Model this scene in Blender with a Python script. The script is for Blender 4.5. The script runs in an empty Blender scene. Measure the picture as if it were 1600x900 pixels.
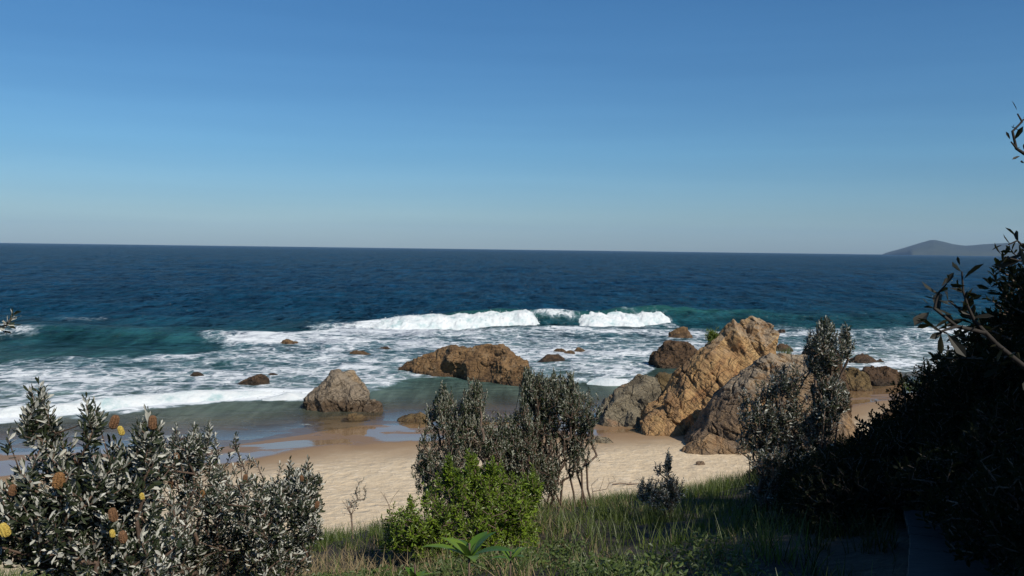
import bpy, bmesh, math, random
import numpy as np
from mathutils import Matrix, Vector, Euler

scene = bpy.context.scene
col = scene.collection
R = math.radians
# ------------------------------------------------------------------ camera, sky, sun, exposure
CAM_Z = 8.5
F_PX = 1333.0
cam_data = bpy.data.cameras.new('camera')
cam_data.sensor_width = 36.0
cam_data.lens = 36.0 * F_PX / 1600.0
cam_data.clip_start = 0.05
cam_data.clip_end = 40000.0
cam = bpy.data.objects.new('camera', cam_data)
col.objects.link(cam)
ROT = Matrix.Rotation(R(90 - 2.62), 3, 'X') @ Matrix.Rotation(R(0.754), 3, 'Z')
cam.matrix_world = Matrix.Translation((0, 0, CAM_Z)) @ ROT.to_4x4()
scene.camera = cam

SUN_EL, SUN_AZ = 40.0, 142.0          # azimuth clockwise from +Y: behind the camera, to the right
world = bpy.data.worlds.new('World')
scene.world = world
world.use_nodes = True
wn = world.node_tree.nodes
wl = world.node_tree.links
sky = wn.new('ShaderNodeTexSky')
sky.sky_type = 'NISHITA'
sky.sun_disc = False
sky.sun_elevation = R(SUN_EL)
sky.sun_rotation = R(SUN_AZ)
sky.altitude = 0
sky.air_density = 1.0
sky.dust_density = 0.25
sky.ozone_density = 3.5
bg = wn['Background']
bg.inputs['Strength'].default_value = 0.10
wtc = wn.new('ShaderNodeTexCoord'); wsep = wn.new('ShaderNodeSeparateXYZ'); wrp = wn.new('ShaderNodeValToRGB'); wmx = wn.new('ShaderNodeMix')
wmx.data_type = 'RGBA'; wmx.blend_type = 'MULTIPLY'; wmx.inputs[0].default_value = 1
wl.new(wtc.outputs['Generated'], wsep.inputs[0]); wl.new(wsep.outputs['Z'], wrp.inputs['Fac'])
we = wrp.color_ramp.elements        # clear-air tint by elevation: greyer at the horizon, deeper blue higher up
we[0].position = 0.0; we[0].color = (.44, .57, .75, 1)
we[1].position = 0.30; we[1].color = (.31, .60, .80, 1)
for p_, c_ in ((.04, (.46, .60, .74, 1)), (.11, (.39, .62, .77, 1))):
    q_ = we.new(p_); q_.color = c_
wl.new(sky.outputs['Color'], wmx.inputs[6]); wl.new(wrp.outputs['Color'], wmx.inputs[7])
wmp = wn.new('ShaderNodeMapping'); wmp.inputs['Scale'].default_value = (1.2, 1.2, 22); wl.new(wtc.outputs['Generated'], wmp.inputs['Vector'])
wnz = wn.new('ShaderNodeTexNoise'); wnz.inputs['Scale'].default_value = 1.6; wnz.inputs['Detail'].default_value = 6; wl.new(wmp.outputs['Vector'], wnz.inputs['Vector'])
wr2 = wn.new('ShaderNodeValToRGB'); wl.new(wnz.outputs['Fac'], wr2.inputs['Fac'])     # faint thin cloud veil
wr2.color_ramp.elements[0].position = .35; wr2.color_ramp.elements[0].color = (.955, .965, .975, 1); wr2.color_ramp.elements[1].position = .7; wr2.color_ramp.elements[1].color = (1.04, 1.03, 1.02, 1)
wm2 = wn.new('ShaderNodeMix'); wm2.data_type = 'RGBA'; wm2.blend_type = 'MULTIPLY'; wm2.inputs[0].default_value = 1
wl.new(wmx.outputs[2], wm2.inputs[6]); wl.new(wr2.outputs['Color'], wm2.inputs[7]); wl.new(wm2.outputs[2], bg.inputs['Color'])

sd = bpy.data.lights.new('sun', 'SUN')
sd.energy = 4.6
sd.angle = R(0.53)
sd.color = (1.0, 0.93, 0.82)
sun = bpy.data.objects.new('sun', sd)
col.objects.link(sun)
SV = Vector((math.sin(R(SUN_AZ)) * math.cos(R(SUN_EL)), math.cos(R(SUN_AZ)) * math.cos(R(SUN_EL)), math.sin(R(SUN_EL))))
sun.rotation_euler = SV.to_track_quat('Z', 'Y').to_euler()
sun.location = (20, -20, 40)
vs = scene.view_settings
scene.display_settings.display_device = 'sRGB'
vs.view_transform = 'Standard'
vs.look = 'None'
vs.exposure = 0.14
vs.gamma = 1.0
vs.use_curve_mapping = False
scene.cycles.max_bounces = 8
scene.cycles.transparent_max_bounces = 12
scene.cycles.volume_bounces = 0

# ------------------------------------------------------------------ layout helpers
def ray(px, py):
    return ROT @ Vector(((px - 800) / F_PX, (450 - py) / F_PX, -1.0))
def at(px, py, Y):
    d = ray(px, py); t = Y / d.y
    return Vector((d.x * t, Y, CAM_Z + d.z * t))
def on_z(px, py, z):
    d = ray(px, py); t = (z - CAM_Z) / d.z
    return Vector((d.x * t, d.y * t, z))

def smooth(a, b, x):
    t = np.clip((np.asarray(x, float) - a) / (b - a), 0, 1)
    return t * t * (3 - 2 * t)
def smax(a, b, k):
    h = np.clip(0.5 + 0.5 * (a - b) / k, 0, 1)
    return b + (a - b) * h + k * h * (1 - h)

# ------------------------------------------------------------------ numpy noise
def _hash(ix, iy, iz, seed=0):
    h = (ix.astype(np.int64) * 374761393 + iy.astype(np.int64) * 668265263 + iz.astype(np.int64) * 2147483647 + seed * 974634777) & 0xFFFFFFFF
    h = ((h ^ (h >> 13)) * 1274126177) & 0xFFFFFFFF
    h = ((h ^ (h >> 15)) * 2246822519) & 0xFFFFFFFF
    h = h ^ (h >> 16)
    return (h & 0xFFFFFF) / float(0xFFFFFF)
def vnoise(p, seed=0):
    i = np.floor(p); f = p - i; i = i.astype(np.int64)
    u = f * f * f * (f * (f * 6 - 15) + 10)
    r = 0
    for dx in (0, 1):
        for dy in (0, 1):
            for dz in (0, 1):
                w = (u[:, 0] if dx else 1 - u[:, 0]) * (u[:, 1] if dy else 1 - u[:, 1]) * (u[:, 2] if dz else 1 - u[:, 2])
                r = r + w * _hash(i[:, 0] + dx, i[:, 1] + dy, i[:, 2] + dz, seed)
    return r * 2 - 1
def fbm(p, oct=4, seed=0, gain=0.5):
    a, r, t = 1.0, 0, 0
    for k in range(oct):
        r = r + a * vnoise(p * (2.03 ** k) + 17.3 * k, seed + k); t += a; a *= gain
    return r / t
def facets(p, seed=0):
    """angular broken-rock relief: every cell a tilted plane; returns height and crack distance"""
    i = np.floor(p).astype(np.int64)
    n = len(p)
    d1 = np.full(n, 9.0); d2 = np.full(n, 9.0); hh = np.zeros(n)
    for dx in (-1, 0, 1):
        for dy in (-1, 0, 1):
            for dz in (-1, 0, 1):
                c0, c1, c2 = i[:, 0] + dx, i[:, 1] + dy, i[:, 2] + dz
                q = np.stack([c0 + _hash(c0, c1, c2, seed), c1 + _hash(c0, c1, c2, seed + 1), c2 + _hash(c0, c1, c2, seed + 2)], 1)
                v = p - q
                d = np.sqrt((v * v).sum(1))
                g = np.stack([_hash(c0, c1, c2, seed + 5), _hash(c0, c1, c2, seed + 6), _hash(c0, c1, c2, seed + 7)], 1) - 0.5
                h = _hash(c0, c1, c2, seed + 4) - 0.5 + (v * g).sum(1) * 1.6
                m = d < d1
                d2 = np.where(m, d1, np.minimum(d2, d))
                hh = np.where(m, h, hh)
                d1 = np.where(m, d, d1)
    return hh, d2 - d1

# ------------------------------------------------------------------ the lie of the land
WX = np.array([-400, -60, -21, -12, -7, 2, 8, 14, 21, 30, 60, 400.])
WY = np.array([30, 32, 34.5, 36.2, 40.5, 42.5, 44, 47, 53, 58, 62, 70.])
DP = np.array([-10000, -60, -20, 0, 3, 5, 6.5, 9, 11, 14.5, 18, 20.5, 23, 26, 30, 60, 20000.])
DZ = np.array([60, 16, 9.0, 6.9, 6.6, 6.1, 5.7, 4.95, 4.45, 3.85, 2.75, 1.9, 1.1, 0., -2, -12, -12.])
RY = np.array([-10000, -60, -10, 0, 6, 10, 18, 24, 27.5, 32, 40, 20000.])
RZ = np.array([60, 16, 10.2, 9.2, 8.1, 7.35, 5.0, 2.6, 1.0, -2.5, -14, -14.])
RX = np.array([5.8, 5.8, 5.8, 5.8, 6.0, 6.35, 9.1, 10.7, 12.2, 14.5, 18, 18.])
def ground_z(x, y, rough=True):
    x = np.asarray(x, float); y = np.asarray(y, float)
    w = np.interp(x, WX, WY) - y
    beach = np.where(w > 0, 0.042 * w + 0.0004 * w * w, np.maximum(0.045 * w, -7.0))
    beach = np.minimum(beach, 1.5)
    dune = np.interp(y - 0.5 * np.clip(x, -14, 10), DP, DZ)
    z = smax(dune, beach, 0.35)
    zr = np.interp(y, RY, RZ); xr = np.interp(y, RY, RX)
    fl = np.where(x < xr, zr - 1.05 * (xr - x), zr + 0.22 * np.minimum(x - xr, 14) * np.interp(y, [14, 26], [1, .2]))
    z = smax(fl, z, 0.5)
    if rough:
        p = np.stack([x.ravel(), y.ravel(), np.zeros(x.size)], 1)
        n = fbm(p * 0.35, 3, 5).reshape(x.shape)
        n2 = fbm(p * 1.7, 3, 9).reshape(x.shape)
        z = z + n * (0.03 + 0.17 * smooth(1.6, 2.6, z)) + n2 * (0.012 + .05 * smooth(1.6, 2.6, z)) * smooth(-.2, .7, z)
    return z
def gz(x, y):
    return float(ground_z(np.array([x]), np.array([y]))[0])

def on_ground(px, py):
    d = ray(px, py)
    t = np.linspace(3, 90, 6000)
    g = ground_z(d.x * t, d.y * t, False)
    k = int(np.argmax(CAM_Z + d.z * t < g))
    return Vector((d.x * t[k], d.y * t[k], float(g[k])))
# ------------------------------------------------------------------ object helpers
def tag(o, label=None, cat=None, group=None, kind=None):
    if label: o['label'] = label
    if cat: o['category'] = cat
    if group: o['group'] = group
    if kind: o['kind'] = kind
    return o
def empty(name, loc, label, cat, group=None):
    o = bpy.data.objects.new(name, None)
    o.empty_display_size = 0.2
    o.location = loc
    col.objects.link(o)
    return tag(o, label, cat, group)
def mesh_np(name, verts, faces, mat=None, parent=None, smooth_sh=True, attrs=None, fattrs=None, origin=None):
    """verts Nx3, faces MxK (K = 3 or 4) in world space; origin moves the object's origin"""
    verts = np.asarray(verts, np.float64); faces = np.asarray(faces, np.int32)
    if origin is not None:
        verts = verts - np.asarray(origin, np.float64)
    me = bpy.data.meshes.new(name)
    k = faces.shape[1]
    me.vertices.add(len(verts)); me.vertices.foreach_set('co', verts.astype(np.float32).ravel())
    me.loops.add(faces.size); me.loops.foreach_set('vertex_index', faces.ravel())
    me.polygons.add(len(faces))
    me.polygons.foreach_set('loop_start', np.arange(len(faces), dtype=np.int32) * k)
    me.polygons.foreach_set('loop_total', np.full(len(faces), k, np.int32))
    me.polygons.foreach_set('use_smooth', np.full(len(faces), smooth_sh, bool))
    for n, v in (attrs or {}).items():
        a = me.attributes.new(n, 'FLOAT', 'POINT'); a.data.foreach_set('value', np.asarray(v, np.float32))
    for n, v in (fattrs or {}).items():
        a = me.attributes.new(n, 'FLOAT', 'FACE'); a.data.foreach_set('value', np.asarray(v, np.float32))
    me.update(calc_edges=True)
    me.validate()
    o = bpy.data.objects.new(name, me)
    if mat: me.materials.append(mat)
    col.objects.link(o)
    if parent is not None:
        o.parent = parent            # vertices are in the parent's frame when origin is the parent's place
    elif origin is not None:
        o.location = origin
    return o
def grid_faces(nr, nc):
    a = np.arange(nr * nc).reshape(nr, nc)
    return np.stack([a[:-1, :-1].ravel(), a[:-1, 1:].ravel(), a[1:, 1:].ravel(), a[1:, :-1].ravel()], 1)

# ------------------------------------------------------------------ materials
class NT:
    def __init__(s, name):
        s.m = bpy.data.materials.new(name); s.m.use_nodes = True
        s.t = s.m.node_tree; s.n = s.t.nodes; s.l = s.t.links
        s.b = s.n['Principled BSDF']; s.out = s.n['Material Output']
    def new(s, t, **kw):
        x = s.n.new(t)
        for k, v in kw.items(): setattr(x, k, v)
        return x
    def link(s, a, b): s.l.new(a, b)
    def noise(s, vec, scale, detail=4, rough=.55, dist=0.):
        x = s.new('ShaderNodeTexNoise'); x.inputs['Scale'].default_value = scale; x.inputs['Detail'].default_value = detail
        x.inputs['Roughness'].default_value = rough; x.inputs['Distortion'].default_value = dist
        if vec is not None: s.link(vec, x.inputs['Vector'])
        return x.outputs['Fac']
    def vor(s, vec, scale, feature='DISTANCE_TO_EDGE', out='Distance'):
        x = s.new('ShaderNodeTexVoronoi', feature=feature); x.inputs['Scale'].default_value = scale
        if vec is not None: s.link(vec, x.inputs['Vector'])
        return x.outputs[out]
    def ramp(s, fac, stops, interp='LINEAR'):
        x = s.new('ShaderNodeValToRGB'); e = x.color_ramp.elements; x.color_ramp.interpolation = interp
        while len(e) < len(stops): e.new(0.5)
        for q, (p, c) in zip(e, stops):
            q.position = p; q.color = (c, c, c, 1) if isinstance(c, (int, float)) else (*c, 1)
        s.link(fac, x.inputs['Fac'])
        return x.outputs['Color']
    def mix(s, fac, a, b, mode='MIX'):
        x = s.new('ShaderNodeMix', data_type='RGBA', blend_type=mode)
        for v, i in ((fac, 0), (a, 6), (b, 7)):
            if isinstance(v, (int, float)): x.inputs[i].default_value = v if i == 0 else (v, v, v, 1)
            elif isinstance(v, tuple): x.inputs[i].default_value = (*v, 1)
            else: s.link(v, x.inputs[i])
        return x.outputs[2]
    def math(s, op, a, b=None, c=None, clamp=False):
        x = s.new('ShaderNodeMath', operation=op, use_clamp=clamp)
        for k, v in enumerate((a, b, c)):
            if v is None: continue
            if isinstance(v, (int, float)): x.inputs[k].default_value = v
            else: s.link(v, x.inputs[k])
        return x.outputs[0]
    def maprange(s, v, a, b, c=0., d=1.):
        x = s.new('ShaderNodeMapRange', interpolation_type='SMOOTHSTEP')
        s.link(v, x.inputs[0])
        for k, w in ((1, a), (2, b), (3, c), (4, d)):
            if isinstance(w, (int, float)): x.inputs[k].default_value = w
            else: s.link(w, x.inputs[k])
        return x.outputs[0]
    def attr(s, n):
        return s.new('ShaderNodeAttribute', attribute_name=n).outputs['Fac']
    def pos(s):
        return s.new('ShaderNodeNewGeometry').outputs['Position']
    def mapping(s, vec, scale=(1, 1, 1), rot=(0, 0, 0)):
        x = s.new('ShaderNodeMapping'); s.link(vec, x.inputs['Vector'])
        x.inputs['Scale'].default_value = scale; x.inputs['Rotation'].default_value = rot
        return x.outputs['Vector']
    def bump(s, h, strength=.5, dist=.05, normal=None):
        x = s.new('ShaderNodeBump'); x.inputs['Strength'].default_value = strength; x.inputs['Distance'].default_value = dist
        s.link(h, x.inputs['Height'])
        if normal is not None: s.link(normal, x.inputs['Normal'])
        return x.outputs['Normal']
    def set(s, **kw):
        for k, v in kw.items():
            i = s.b.inputs[k.replace('_', ' ')]
            if isinstance(v, tuple): i.default_value = (*v, 1)
            elif isinstance(v, (int, float)): i.default_value = v
            else: s.link(v, i)
        return s.m
    def z(s, vec):
        x = s.new('ShaderNodeSeparateXYZ'); s.link(vec, x.inputs[0]); return x.outputs['Z']

def leaf_mat(name, top, top2, under, rough=.38, back=.25, spec=.5):
    t = NT(name)
    r = t.attr('rnd')
    c = t.mix(r, top, top2)
    g = t.new('ShaderNodeNewGeometry')
    c = t.mix(g.outputs['Backfacing'], c, under)
    t.set(Base_Color=c, Roughness=rough, Specular_IOR_Level=spec)
    tr = t.new('ShaderNodeBsdfTranslucent'); t.link(t.mix(.5, c, (.10, .14, .02)), tr.inputs['Color'])
    mx = t.new('ShaderNodeMixShader'); mx.inputs[0].default_value = back
    t.link(t.b.outputs[0], mx.inputs[1]); t.link(tr.outputs[0], mx.inputs[2]); t.link(mx.outputs[0], t.out.inputs[0])
    return t.m
def bark_mat(name, c1, c2):
    t = NT(name); p = t.pos()
    n = t.noise(t.mapping(p, (1, 1, .3)), 30, 4)
    return t.set(Base_Color=t.ramp(n, [(.3, c1), (.7, c2)]), Roughness=.85, Normal=t.bump(n, .6, .01))

M = {}
M['silver_leaf'] = leaf_mat('silver_leaf', (.012, .020, .008), (.038, .048, .022), (.42, .42, .37), .42, .12, .35)
M['grey_leaf'] = leaf_mat('grey_leaf', (.016, .024, .011), (.045, .055, .028), (.36, .37, .33), .42, .12, .35)
M['dark_leaf'] = leaf_mat('dark_leaf', (.013, .023, .006), (.042, .060, .018), (.30, .31, .25), .38, .12, .4)
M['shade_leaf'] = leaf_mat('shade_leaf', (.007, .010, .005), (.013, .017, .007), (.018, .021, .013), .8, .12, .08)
M['green_leaf'] = leaf_mat('green_leaf', (.045, .09, .007), (.20, .29, .02), (.10, .14, .02), .42, .28)
M['broad_leaf'] = leaf_mat('broad_leaf', (.06, .14, .015), (.16, .25, .03), (.09, .16, .03), .4, .35)
M['herb_leaf'] = leaf_mat('herb_leaf', (.05, .085, .016), (.10, .14, .03), (.07, .10, .03), .5, .3)
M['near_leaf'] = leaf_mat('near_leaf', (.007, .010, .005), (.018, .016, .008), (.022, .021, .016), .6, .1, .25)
M['blade'] = leaf_mat('grass_blade', (.055, .10, .014), (.19, .255, .048), (.09, .12, .03), .5, .35)
M['shade_painted_blade'] = leaf_mat('shade_painted_grass_blade', (.012, .02, .005), (.045, .056, .014), (.02, .03, .008), .6, .15, .2)  # darker copy of the grass colour, with the right-side shade painted in
M['straw'] = leaf_mat('dry_grass', (.20, .15, .075), (.34, .26, .14), (.25, .19, .1), .7, .2)
M['bark'] = bark_mat('grey_brown_bark', (.06, .04, .03), (.17, .12, .085))
M['dark_bark'] = bark_mat('dark_bark', (.01, .008, .006), (.028, .021, .016))
M['red_bark'] = bark_mat('red_brown_bark', (.045, .027, .019), (.13, .085, .058))
M['dry_twig'] = bark_mat('dry_twig', (.10, .07, .05), (.26, .2, .15))

def sand_mat():
    t = NT('sand_and_soil'); p = t.pos(); z = t.z(p)
    n1 = t.noise(p, .5, 4); n2 = t.noise(p, 2.6, 5, .6); n3 = t.noise(p, 40, 4, .7)
    sandc = t.ramp(n2, [(.25, (.53, .415, .27)), (.5, (.62, .495, .33)), (.75, (.69, .57, .40))])
    sandc = t.mix(t.math('MULTIPLY', n3, .35), sandc, (.46, .34, .20))
    # small pale dry crests on trampled sand
    fl = t.noise(t.mapping(p, (1.0, 1.0, 1)), 3.6, 3, .5, .6)
    sandc = t.mix(t.math('MULTIPLY', t.maprange(fl, .60, .68), .7), sandc, (.74, .61, .44))
    speck = t.vor(p, 2.2, 'F1')
    sandc = t.mix(t.math('MULTIPLY', t.maprange(speck, .035, .015), .7), sandc, (.12, .08, .05))
    # wetness by height over the water
    zz = t.math('ADD', z, t.math('MULTIPLY', t.math('SUBTRACT', n1, .5), .10))
    damp = t.maprange(zz, .48, .24)
    wet0 = t.maprange(zz, .25, .205)
    pool = t.maprange(t.noise(t.mapping(p, (.28, .5, 1)), 1.0, 3), .44, .52)
    wet = t.math('MULTIPLY', wet0, t.math('ADD', t.math('MULTIPLY', pool, .55), .45))
    c = t.mix(damp, sandc, (.26, .165, .085))
    c = t.mix(wet0, c, (.23, .14, .07))
    dune = t.attr('dune')
    dn = t.maprange(t.math('ADD', dune, t.math('MULTIPLY', t.math('SUBTRACT', n2, .5), .7)), .4, .6)
    soil = t.ramp(t.noise(p, 9, 5, .7), [(.3, (.012, .010, .006)), (.55, (.026, .02, .012)), (.78, (.08, .06, .034))])
    c = t.mix(dn, c, soil)
    rough = t.math('ADD', t.math('MULTIPLY', wet, -.87), .93)
    h = t.math('ADD', t.math('MULTIPLY', n2, .6), t.math('MULTIPLY', fl, .55))
    h = t.math('ADD', h, t.math('MULTIPLY', n3, .07))
    dent = t.math('MULTIPLY', t.maprange(t.vor(t.mapping(p, (1, .75, 1)), 2.1, 'SMOOTH_F1'), .0, .42), t.maprange(t.noise(p, .33, 3), .40, .55))
    h = t.math('ADD', h, t.math('MULTIPLY', dent, .3))
    h = t.math('MULTIPLY', h, t.math('SUBTRACT', 1, t.math('MULTIPLY', damp, .95)))
    h = t.math('MULTIPLY', h, t.maprange(zz, .27, .40))
    return t.set(Base_Color=c, Roughness=rough, Normal=t.bump(h, .75, .16), Specular_IOR_Level=.5)
M['ground'] = sand_mat()

def rock_mat(name, cols, wet_z=None, wetc=(.075, .045, .022), lichen=None, scale=1., crack=.8, strata=(0, .5, .3)):
    t = NT(name); p = t.pos()
    pr_ = t.mapping(p, (1, 1, 1), strata)
    q = t.mapping(pr_, (1, 1, .45))
    a = t.noise(q, .55 * scale, 7, .62, .8)
    b = t.noise(q, 2.4 * scale, 6, .65)
    c = t.ramp(a, [(.30, cols[0]), (.44, cols[1]), (.56, cols[2]), (.70, cols[3])])
    c = t.mix(t.math('MULTIPLY', t.maprange(b, .42, .68), .6), c, cols[1])
    c = t.mix(t.math('MULTIPLY', t.maprange(t.noise(p, 9 * scale, 5, .7), .5, .72), .5), c, tuple(k * .45 for k in cols[0]))
    wv = t.new('ShaderNodeVectorMath', operation='ADD')
    nz = t.new('ShaderNodeTexNoise'); nz.inputs['Scale'].default_value = 1.2; nz.inputs['Detail'].default_value = 4
    t.link(p, nz.inputs['Vector']); t.link(q, wv.inputs[0]); t.link(nz.outputs['Color'], wv.inputs[1])
    e1 = t.vor(wv.outputs[0], .95 * scale); e2 = t.vor(wv.outputs[0], 3.1 * scale)
    k1 = t.math('MULTIPLY', t.maprange(e1, .05, .008), t.maprange(t.noise(p, .9, 2), .42, .56))
    k2 = t.math('MULTIPLY', t.maprange(e2, .06, .01), t.maprange(t.noise(p, 1.7, 2), .45, .6))
    k = t.math('MAXIMUM', k1, t.math('MULTIPLY', k2, .6))
    c = t.mix(t.math('MULTIPLY', k, crack * .6), c, (.03, .022, .016))
    z = t.z(p)
    if lichen:
        g = t.z(t.new('ShaderNodeNewGeometry').outputs['Normal'])
        m = t.math('MULTIPLY', t.maprange(g, .35, .75), t.maprange(t.math('ADD', z, t.math('MULTIPLY', b, 1.2)), lichen, lichen + .7))
        c = t.mix(t.math('MULTIPLY', m, .5), c, (.42, .36, .27))
    rough = .85
    if wet_z is not None:
        zz = t.math('ADD', z, t.math('MULTIPLY', t.math('SUBTRACT', b, .5), 1.1))
        wt = t.maprange(zz, wet_z + .25, wet_z - .15)
        c = t.mix(t.math('MULTIPLY', wt, .85), c, wetc)
        rough = t.math('ADD', t.math('MULTIPLY', wt, -.35), .85)
    st = t.noise(t.mapping(pr_, (.5, .5, 4.5)), 1.3 * scale, 6, .7, .6)
    sm_ = t.maprange(st, .46, .40)
    c = t.mix(t.math('MULTIPLY', sm_, .45), c, tuple(k_ * .35 for k_ in cols[0]))
    c = t.mix(t.math('MULTIPLY', t.maprange(st, .55, .62), .35), c, tuple(min(.6, k_ * 1.35) for k_ in cols[2]))
    f = t.math('ADD', t.noise(q, 7 * scale, 8, .72), t.math('MULTIPLY', st, 1.6))
    h = t.math('SUBTRACT', t.math('ADD', f, t.math('MULTIPLY', b, .9)), t.math('MULTIPLY', k, 1.2))
    return t.set(Base_Color=c, Roughness=rough, Normal=t.bump(h, 1., .13), Specular_IOR_Level=.35)
M['rock_grey'] = rock_mat('grey_tan_rock', [(.15, .12, .085), (.24, .19, .135), (.29, .235, .17), (.33, .23, .13)], .55)
M['rock_brown'] = rock_mat('wet_brown_rock', [(.09, .055, .03), (.20, .115, .05), (.27, .165, .075), (.27, .21, .14)], .2, scale=1.3, crack=1., strata=(.15, .08, 0))
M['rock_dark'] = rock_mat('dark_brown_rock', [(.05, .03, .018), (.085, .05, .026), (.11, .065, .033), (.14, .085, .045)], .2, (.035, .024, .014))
M['rock_gold'] = rock_mat('golden_rock', [(.17, .13, .09), (.33, .195, .095), (.50, .315, .14), (.31, .135, .05)], None, lichen=4.3, scale=1.25, strata=(.2, -.75, 0))
M['rock_green'] = rock_mat('green_grey_rock', [(.12, .10, .065), (.19, .16, .11), (.235, .20, .135), (.30, .16, .085)], None)
M['rock_mauve'] = rock_mat('mauve_brown_rock', [(.11, .075, .055), (.19, .135, .09), (.28, .185, .10), (.44, .22, .08)], None, lichen=2.9, strata=(.3, -.55, .2))
M['rock_algae'] = rock_mat('algae_rock', [(.07, .05, .022), (.13, .09, .038), (.17, .115, .05), (.22, .14, .06)], .1)

# ------------------------------------------------------------------ ground: one sheet
def axis(lo, hi, step, far):
    a = list(np.arange(lo, hi + 1e-6, step))
    s, v = step, hi
    while v < far: s *= 1.35; v += s; a.append(v)
    s, v = step, lo
    while v > -far: s *= 1.35; v -= s; a.insert(0, v)
    return np.array(a)
gx = axis(-32, 40, .28, 12000); gy = axis(-12, 62, .28, 12000)
GX, GY = np.meshgrid(gx, gy)
GZ = ground_z(GX, GY)
base_nr = ground_z(GX, GY, False)
dune_at = smooth(1.45, 1.9, base_nr) 
ground = mesh_np('ground', np.stack([GX.ravel(), GY.ravel(), GZ.ravel()], 1), grid_faces(len(gy), len(gx)), M['ground'], attrs={'dune': dune_at.ravel()})
tag(ground, 'pale sand beach running up into the vegetated dune', 'ground', kind='structure')

# ------------------------------------------------------------------ water
rows = [24.0]
while rows[-1] < 118: rows.append(rows[-1] + .21)
s = .21
while rows[-1] < 11500: s *= 1.0125; rows.append(rows[-1] + s)
rows = np.array(rows); U = np.linspace(-1, 1, 640)
WYg = np.repeat(rows[:, None], len(U), 1)
WXg = U[None, :] * (WYg * .78 + 14) + 2
x = WXg.ravel(); y = WYg.ravel()
P3 = np.stack([x, y, np.zeros_like(x)], 1)
gnd = ground_z(x, y, False)
depth = -gnd
fade_far = np.clip(1 - (y - 150) / 700, 0, 1)
hz = np.zeros_like(x)
sh = smooth(0.0, 1.0, depth)              # waves die out in the shallows
# ambient swell and chop, crests running roughly along the shore
pr = np.stack([x * .35, y + .22 * x, np.zeros_like(x)], 1)
hz += .55 * fbm(pr * .05, 2, 21) * smooth(90, 160, y) * np.clip(1 - (y - 900) / 4000, 0, 1)
hz += .55 * fbm(pr * .16, 3, 22) * smooth(40, 130, y) * sh * np.clip(1 - (y - 350) / 900, 0, 1)
hz += .16 * fbm(pr * .42, 3, 25) * sh * fade_far
hz += .26 * fbm(P3 * np.array([.55, .8, 1]), 4, 23, .6) * (.12 + .88 * sh) * (.45 + .55 * smooth(85, 110, y)) * np.clip(1 - (y - 120) / 450, 0, 1)
CR0, CR1 = np.array([-16.0, 88.0]), np.array([40.0, 111.0])
def crest(x, y, c0, c1, hx, hv, fs, bs):
    """ridge along c0-c1; height by x; fs/bs = shoreward and seaward half widths"""
    d = (c1 - c0) / np.linalg.norm(c1 - c0); nrm = np.array([-d[1], d[0]])
    wob = 1.1 * vnoise(np.stack([x * .12, x * 0, x * 0 + 3.3], 1), 31)
    q = (x - c0[0]) * nrm[0] + (y - c0[1]) * nrm[1] + wob
    h = np.interp(x, hx, hv)
    return h * np.where(q < 0, np.exp(-(q / fs) ** 2), np.exp(-(q / bs) ** 2)), q, h
b1, q1, h1 = crest(x, y, CR0, CR1, [-24, -17, -12, 2.5, 7, 18, 24, 34, 42], [0, .5, 1.2, 1.75, 1.75, 1.7, 1.35, .9, .3], .9, 3.6)
SW0, SW1 = np.array([-60.0, 80.0]), np.array([-18.0, 76.5])
b2, q2, h2 = crest(x, y, SW0, SW1, [-70, -55, -25, -16], [.9, .95, .8, 0], 2.4, 5.0)
LB0, LB1 = np.array([-60., 86.0]), np.array([-34.0, 83.0])
SB0, SB1 = np.array([-26.0, 41.8]), np.array([-10.0, 49.2])
b4, q4, h4 = crest(x, y, SB0, SB1, [-40, -26, -14, -11.5, -9.5], [.25, .35, .32, .15, 0], .45, 1.6)
PB0, PB1 = np.array([2.5, 54.0]), np.array([12.0, 56.0])
b5, q5, h5 = crest(x, y, PB0, PB1, [1.5, 4, 8, 11], [0, .28, .28, 0], .5, 1.5)
hz += b1 + b2 + b4 + b5
wz = hz * (1 - smooth(-.05, -.4, depth)) + .012
# --- foam field (where the surf has left foam on the water)
def hor(px): return 378.5 + .01316 * px
INV = np.array(ROT.inverted())
def project(x, y, z):
    v = np.stack([x, y, z - CAM_Z], 1) @ INV.T
    return 800 - F_PX * v[:, 0] / v[:, 2], 450 + F_PX * v[:, 1] / v[:, 2]
px, py = project(x, y, np.zeros_like(x))
up = np.interp(px, [-300, 0, 100, 200, 300, 400, 500, 600, 850, 1040, 1200, 1400, 1700], [568, 566, 560, 556, 545, 527, 512, 508, 512, 508, 508, 506, 505])
lo = np.interp(px, [-300, 0, 150, 350, 470, 560, 640, 700, 830, 900, 990, 1030, 1200, 1330, 1450, 1600], [670, 664, 654, 630, 630, 622, 592, 592, 598, 600, 601, 575, 578, 580, 584, 586])
wob = 9 * fbm(P3 * .16, 3, 41)
foam = smooth(-3, 9, py + wob - up) * smooth(4, -5, py + wob * .5 - lo)
foam *= .50 + .24 * fbm(P3 * np.array([.10, .2, 1]), 3, 44)
foam += .30 * np.exp(-((q1 + 3.2) / 3.0) ** 2) * (h1 > 1.0) * (x < 19)
foam += .42 * np.exp(-((q4 - .2) / .6) ** 2) * smooth(.05, .2, h4) + .35 * np.exp(-((q5 + .1) / .5) ** 2) * smooth(.05, .2, h5)
foam += .40 * np.exp(-((q4 + .9) / .5) ** 2) * smooth(.05, .2, h4)
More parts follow.
